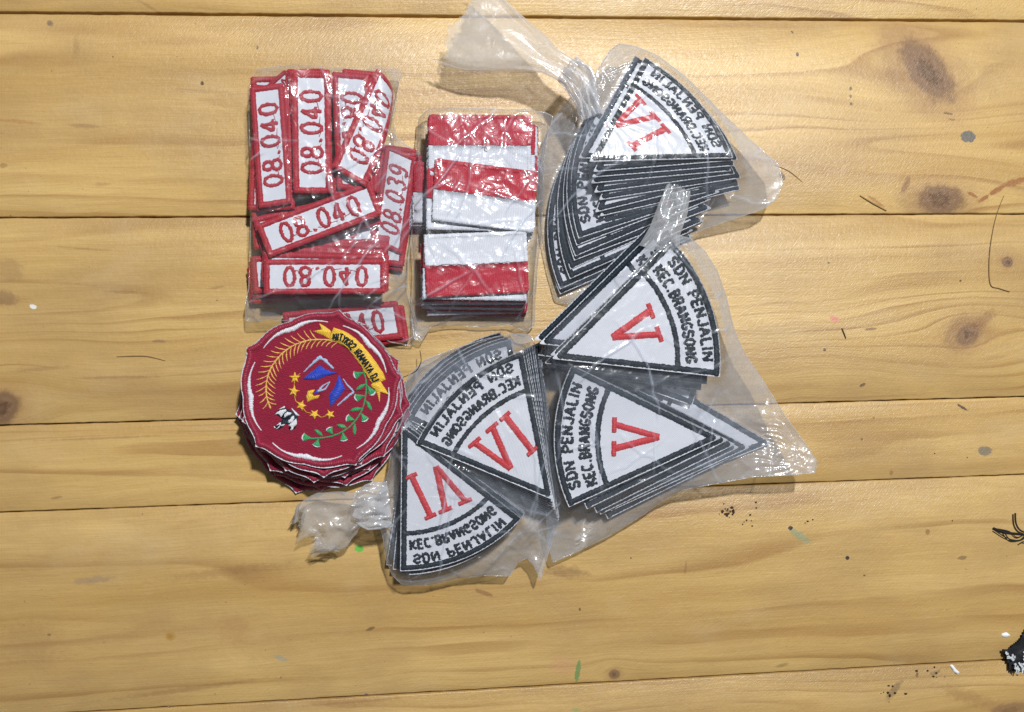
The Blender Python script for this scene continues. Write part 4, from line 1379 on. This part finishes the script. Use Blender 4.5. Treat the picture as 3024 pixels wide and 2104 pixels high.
# lower bag
lb = bag_root('plastic_bag', 1380, 1380, 'milky plastic bag at the bottom holding two red VI patches, crumpled knot pointing left')
film_bag([(1205, 1112, .010), (1250, 1066, .009), (1340, 1030, .008), (1440, 1000, .008), (1520, 986, .010), (1568, 990, .014), (1588, 1040, .016), (1606, 1130, .016), (1628, 1270, .016), (1646, 1400, .015), (1654, 1480, .013), (1648, 1540, .011),
          (1630, 1600, .012), (1612, 1660, .014), (1596, 1716, .015), (1578, 1672, .014), (1556, 1648, .014), (1530, 1660, .014), (1505, 1702, .014), (1430, 1700, .014), (1353, 1708, .013), (1270, 1728, .013), (1190, 1730, .013), (1158, 1700, .014),
          (1140, 1650, .015), (1132, 1590, .016), (1118, 1545, .016), (1110, 1500, .016), (1120, 1450, .016), (1146, 1400, .015), (1160, 1320, .013), (1176, 1210, .011)],
         'lower', 'milky_film', lb, 37, .0013, 130, neck=[((1112, 1500, .015), .0040, .030), ((1590, 1690, .01), .0022, .02)])
gathered([(1150, 1490, .020), (1110, 1496, .021), (1078, 1500, .021), (1052, 1502, .020)], [.012, .0130, .0125, .0085], [.005, .0080, .0075, .0060], lb, 'knot', 13, pleats=7, amp=.22, rag=0, n=44)
gathered([(1064, 1502, .020), (1030, 1512, .018), (990, 1530, .014), (945, 1556, .012), (905, 1590, .011)], [.0085, .0135, .0180, .0180, .0125], [.0055, .0055, .0060, .0055, .0035], lb, 'tail', 17, pleats=4, amp=.24, rag=.007, mat='tail_film')

# the two clear packets
nb_ = bag_root('plastic_packet', 950, 560, 'clear crackling packet folded tightly round the red number patches', 'clear packets of patches')
film_bag([(742, 236, .010), (760, 205, .011), (830, 196, .013), (930, 200, .014), (1040, 204, .014), (1120, 206, .013), (1168, 204, .010), (1186, 214, .008), (1172, 280, .010), (1160, 350, .012), (1170, 410, .010), (1236, 452, .007), (1240, 520, .006), (1222, 640, .006), (1206, 760, .006),
          (1204, 850, .005), (1222, 920, .005), (1236, 975, .005), (1216, 1022, .004), (1150, 1010, .006), (1080, 960, .012), (1000, 930, .014), (920, 936, .015), (840, 948, .015), (790, 944, .014), (728, 952, .012), (724, 900, .013), (735, 850, .010),
          (738, 740, .008), (742, 620, .008), (742, 500, .008), (736, 380, .009), (735, 290, .010)],
         'numbers', 'clear_film', nb_, 51, .0010, 190, iters=1100, free=.42)
fb_ = bag_root('plastic_packet', 1415, 620, 'clear crackling packet folded round the red and white flag patches', 'clear packets of patches')
film_bag([(1236, 352, .008), (1262, 326, .010), (1340, 320, .011), (1450, 322, .011), (1540, 326, .010), (1608, 332, .009), (1634, 344, .010), (1618, 400, .010), (1606, 470, .010), (1602, 600, .010), (1598, 700, .010), (1586, 800, .008), (1580, 900, .006),
          (1578, 960, .006), (1556, 980, .007), (1500, 958, .006), (1420, 966, .005), (1330, 960, .005), (1270, 966, .007), (1244, 1010, .008), (1222, 1000, .008), (1216, 930, .006), (1222, 800, .006), (1216, 700, .006), (1220, 560, .006), (1230, 440, .007)],
         'flags', 'clear_film', fb_, 63, .0010, 190, iters=1100, free=.42)

# ================================================================== SMALL THINGS LYING ON THE TABLE
def tube(pts3, rad, mat, name, parent=None, sides=6):
    p = resample(curve(np.array([tuple(q) for q in pts3]), 8), .0006)
    n = len(p)
    t = np.gradient(p, axis=0)
    t /= np.linalg.norm(t, axis=1)[:, None] + 1e-12
    sd = np.cross(t, (0, 0, 1.0))
    sd /= np.linalg.norm(sd, axis=1)[:, None] + 1e-12
    u = np.cross(sd, t)
    rr = np.interp(np.linspace(0, 1, n), np.linspace(0, 1, len(rad)), rad)
    mb = MB()
    vs = [tuple(p[i] + (sd[i] * math.cos(a) + u[i] * math.sin(a)) * rr[i]) for i in range(n) for a in np.linspace(0, 2 * math.pi, sides, endpoint=False)]
    fs = [(i * sides + j, i * sides + (j + 1) % sides, (i + 1) * sides + (j + 1) % sides, (i + 1) * sides + j) for i in range(n - 1) for j in range(sides)]
    fs += [tuple(range(sides))[::-1], tuple((n - 1) * sides + j for j in range(sides))]
    mb.add(vs, fs)
    return link(name, mb.mesh(name, mat), parent)


def pz(lst, z):
    return [P(x, y, z) for x, y in lst]


tag(tube(pz([(2965, 578), (2942, 640), (2926, 720), (2921, 790), (2926, 842)], .0005) + pz([(2950, 852), (2982, 862)], .0006), [.00012, .00022, .0003, .00028, .0002], 'hair_brown', 'fibre_strand'),
    'long brown plant fibre bent at its lower end, near the right edge of the table', 'fibre')
tag(tube(pz([(2540, 578), (2570, 596), (2618, 623)], .0005), [.0003, .0006, .0003], (plain_mat('straw', (.30, .19, .07), .6) or 'straw'), 'straw_chip'), 'short straw coloured splinter on the plank joint left of the knot', 'splinter')
tag(tube(pz([(2288, 488), (2330, 506), (2370, 538)], .0004), [.00012, .0002, .0001], 'straw', 'loose_thread'), 'thin tan thread poking out past the upper bag corner', 'thread')
tag(tube(pz([(344, 1054), (400, 1052), (440, 1054), (488, 1066)], .0004), [.00012, .00028, .00028, .00012], 'hair_brown', 'dark_twig'), 'thin forked dark twig on the bare wood at the left', 'twig')
tag(tube(pz([(2486, 970), (2492, 984), (2498, 1000)], .0004), [.0003, .0004, .0003], 'dirt', 'dark_sliver'), 'tiny dark sliver below the pink spot at the right', 'sliver')
tag(tube([P(1190, 1115, .006), P(1226, 1098, .012), P(1243, 1070, .014), P(1240, 1036, .010)], [.0002, .00022, .0002], 'black_thread', 'loose_thread'), 'fine black thread curling up between the round patches and lower bag', 'thread')
tag(tube([P(1424, 432, .0262), P(1436, 424, .0275), P(1434, 436, .0270), P(1442, 440, .0268)], [.0002, .0002], 'red_thread', 'loose_thread'), 'tiny red thread end curling on the white of the top flag patch', 'thread')

knot = empty('thread_tangle', tuple(P(2990, 1575, 0)))
tag(knot, 'tangle of black thread lying at the right edge of the table', 'thread')
for k, pts in enumerate(([(2934, 1560), (2965, 1572), (3000, 1576), (3040, 1580)], [(2936, 1566), (2975, 1590), (3010, 1596), (3040, 1582)], [(2998, 1516), (3000, 1545), (3012, 1566), (3036, 1576)],
                         [(2940, 1562), (2980, 1570), (3005, 1588), (3036, 1570)], [(2966, 1574), (2985, 1596), (3015, 1594), (3036, 1574)], [(3012, 1606), (3024, 1600), (3040, 1604)])):
    o = tube([p - knot.location for p in pz(pts, .0012 + .0006 * (k % 3))], [.0006, .0006, .0005] if k in (0, 2) else [.0004, .0003, .0004], 'black_cloth', 'strand', knot)

# black cloth scrap with silver flecks at the lower right edge
sr = empty('cloth_scrap', tuple(P(3010, 1940, 0)))
tag(sr, 'black cloth scrap with silver flecks cut off by the right edge of the picture', 'cloth scrap')
poly = [P2(*p) for p in ((2946, 1914), (2966, 1908), (2992, 1890), (3010, 1872), (3030, 1840), (3110, 1800), (3180, 1860), (3160, 1960), (3060, 1990), (3024, 1972), (3000, 1976), (2986, 1986), (2972, 1984), (2970, 1962), (2958, 1940))]
x0, y0 = np.min(poly, 0)
x1, y1 = np.max(poly, 0)
n_ = 48
X, Y = np.meshgrid(np.linspace(x0, x1, n_), np.linspace(y0, y1, n_), indexing='ij')
pc = resample(poly, .0006, True)[:-1]
ins_ = inside(X, Y, pc)
Z = .003 + .0018 * value_noise(X, Y, 3, .006) + .0012 * value_noise(X, Y, 4, .0028)
V_, idm, F_ = [], {}, []
for i in range(n_):
    for j in range(n_):
        if ins_[i, j]:
            idm[i, j] = len(V_)
            V_.append((X[i, j] - sr.location.x, Y[i, j] - sr.location.y, max(.0006, Z[i, j])))
for (i, j) in idm:
    if all(k in idm for k in ((i + 1, j), (i + 1, j + 1), (i, j + 1))):
        F_.append((idm[i, j], idm[i + 1, j], idm[i + 1, j + 1], idm[i, j + 1]))
b_ = len(V_)
V_ += [(x, y, max(.0003, z - .0006)) for x, y, z in V_]
F_ += [tuple(k + b_ for k in f[::-1]) for f in F_]
mb = MB()
mb.add(V_, F_)
link('cloth', mb.mesh('cloth', 'black_cloth'), sr)
mb = MB()
for k in range(46):
    cx, cy = rng.choice([(2968, 1932), (2990, 1965), (3012, 1968), (3020, 1930), (3030, 1960)])
    p = P(cx + rng.gauss(0, 8), cy + rng.gauss(0, 8), 0)
    if not inside(np.array([p.x]), np.array([p.y]), pc)[0]:
        continue
    a, l, w = rng.uniform(0, 3.1), rng.uniform(.0006, .0018), rng.uniform(.0003, .0007)
    u = Vector((math.cos(a), math.sin(a), rng.uniform(-.3, .3)))
    v = Vector((-math.sin(a), math.cos(a), rng.uniform(-.3, .3)))
    c0 = Vector((p.x, p.y, .0052)) - sr.location
    q = [c0 + u * l + v * w, c0 - u * l + v * w, c0 - u * l - v * w, c0 + u * l - v * w]
    mb.add([tuple(s) for s in q] + [tuple(s - Vector((0, 0, .0003))) for s in q], [(0, 1, 2, 3), (7, 6, 5, 4), (0, 4, 5, 1), (1, 5, 6, 2), (2, 6, 7, 3), (3, 7, 4, 0)])
fl = link('silver_flecks', mb.mesh('silver_flecks', 'sequin_silver', smooth=False), sr)
fl['kind'] = 'stuff'


def chip(name, pts, z, mat, label, cat):
    p0 = P(*pts[0], 0)
    mb = MB()
    poly = [np.array(P2(*q)) - np.array((p0.x, p0.y)) for q in pts]
    mb.fill(poly, 0, z, jit=.00006)
    o = link(name, mb.mesh(name, mat))
    o.location = (p0.x, p0.y, .0001)
    return tag(o, label, cat)


chip('white_chip', [(2957, 1872), (2972, 1867), (2984, 1876), (2972, 1883), (2958, 1880)], .0008, 'white_scrap', 'bright white paper chip just above the black cloth scrap', 'chip')
chip('white_chip', [(2804, 1965), (2812, 1962), (2822, 1975), (2834, 1986), (2826, 1992), (2815, 1984)], .0010, 'white_scrap', 'small crumpled white shred on the wood left of the black cloth scrap', 'chip')

# crumbs of dirt
mb = MB()
spots = []
for k in range(18):
    spots.append((2146 + rng.gauss(0, 16), 1508 + rng.gauss(0, 13), rng.uniform(.0003, .0010)))
for k in range(8):
    spots.append((2215 + rng.gauss(0, 12), 1535 + rng.gauss(0, 14), rng.uniform(.0003, .0008)))
for k in range(9):
    spots.append((2640 + rng.gauss(0, 22), 2040 + rng.gauss(0, 20), rng.uniform(.0003, .0011)))
for k in range(8):
    spots.append((2745 + rng.gauss(0, 26), 1992 + rng.gauss(0, 10), rng.uniform(.0003, .0008)))
spots += [(2385, 1540, .0006), (2400, 1535, .0006), (2378, 1545, .0004), (2232, 1484, .0007), (2856, 1352, .0005), (2760, 1340, .0004), (2812, 1538, .0005)]
for k in range(14):
    spots.append((rng.uniform(20, 3000), rng.uniform(20, 2080), rng.uniform(.00018, .00040)))
for x, y, r in spots:
    p = P(x, y, 0)
    n = 6
    ph = rng.uniform(0, 6)
    el = rng.uniform(.6, 1.6)
    vs = [(p.x + r * el * math.cos(ph + 1.047 * i) * rng.uniform(.7, 1.2), p.y + r * math.sin(ph + 1.047 * i) * rng.uniform(.7, 1.2), .0001) for i in range(n)]
    vs += [(p.x + (a - p.x) * .6, p.y + (b - p.y) * .6, r * .9) for a, b, _ in vs]
    mb.add(vs, [(i, (i + 1) % n, n + (i + 1) % n, n + i) for i in range(n)] + [tuple(n + i for i in range(n))])
dc = link('dirt_crumbs', mb.mesh('dirt_crumbs', 'dirt', smooth=False))
tag(dc, 'dark crumbs of dirt scattered over the wooden planks', 'crumbs', None, 'stuff')
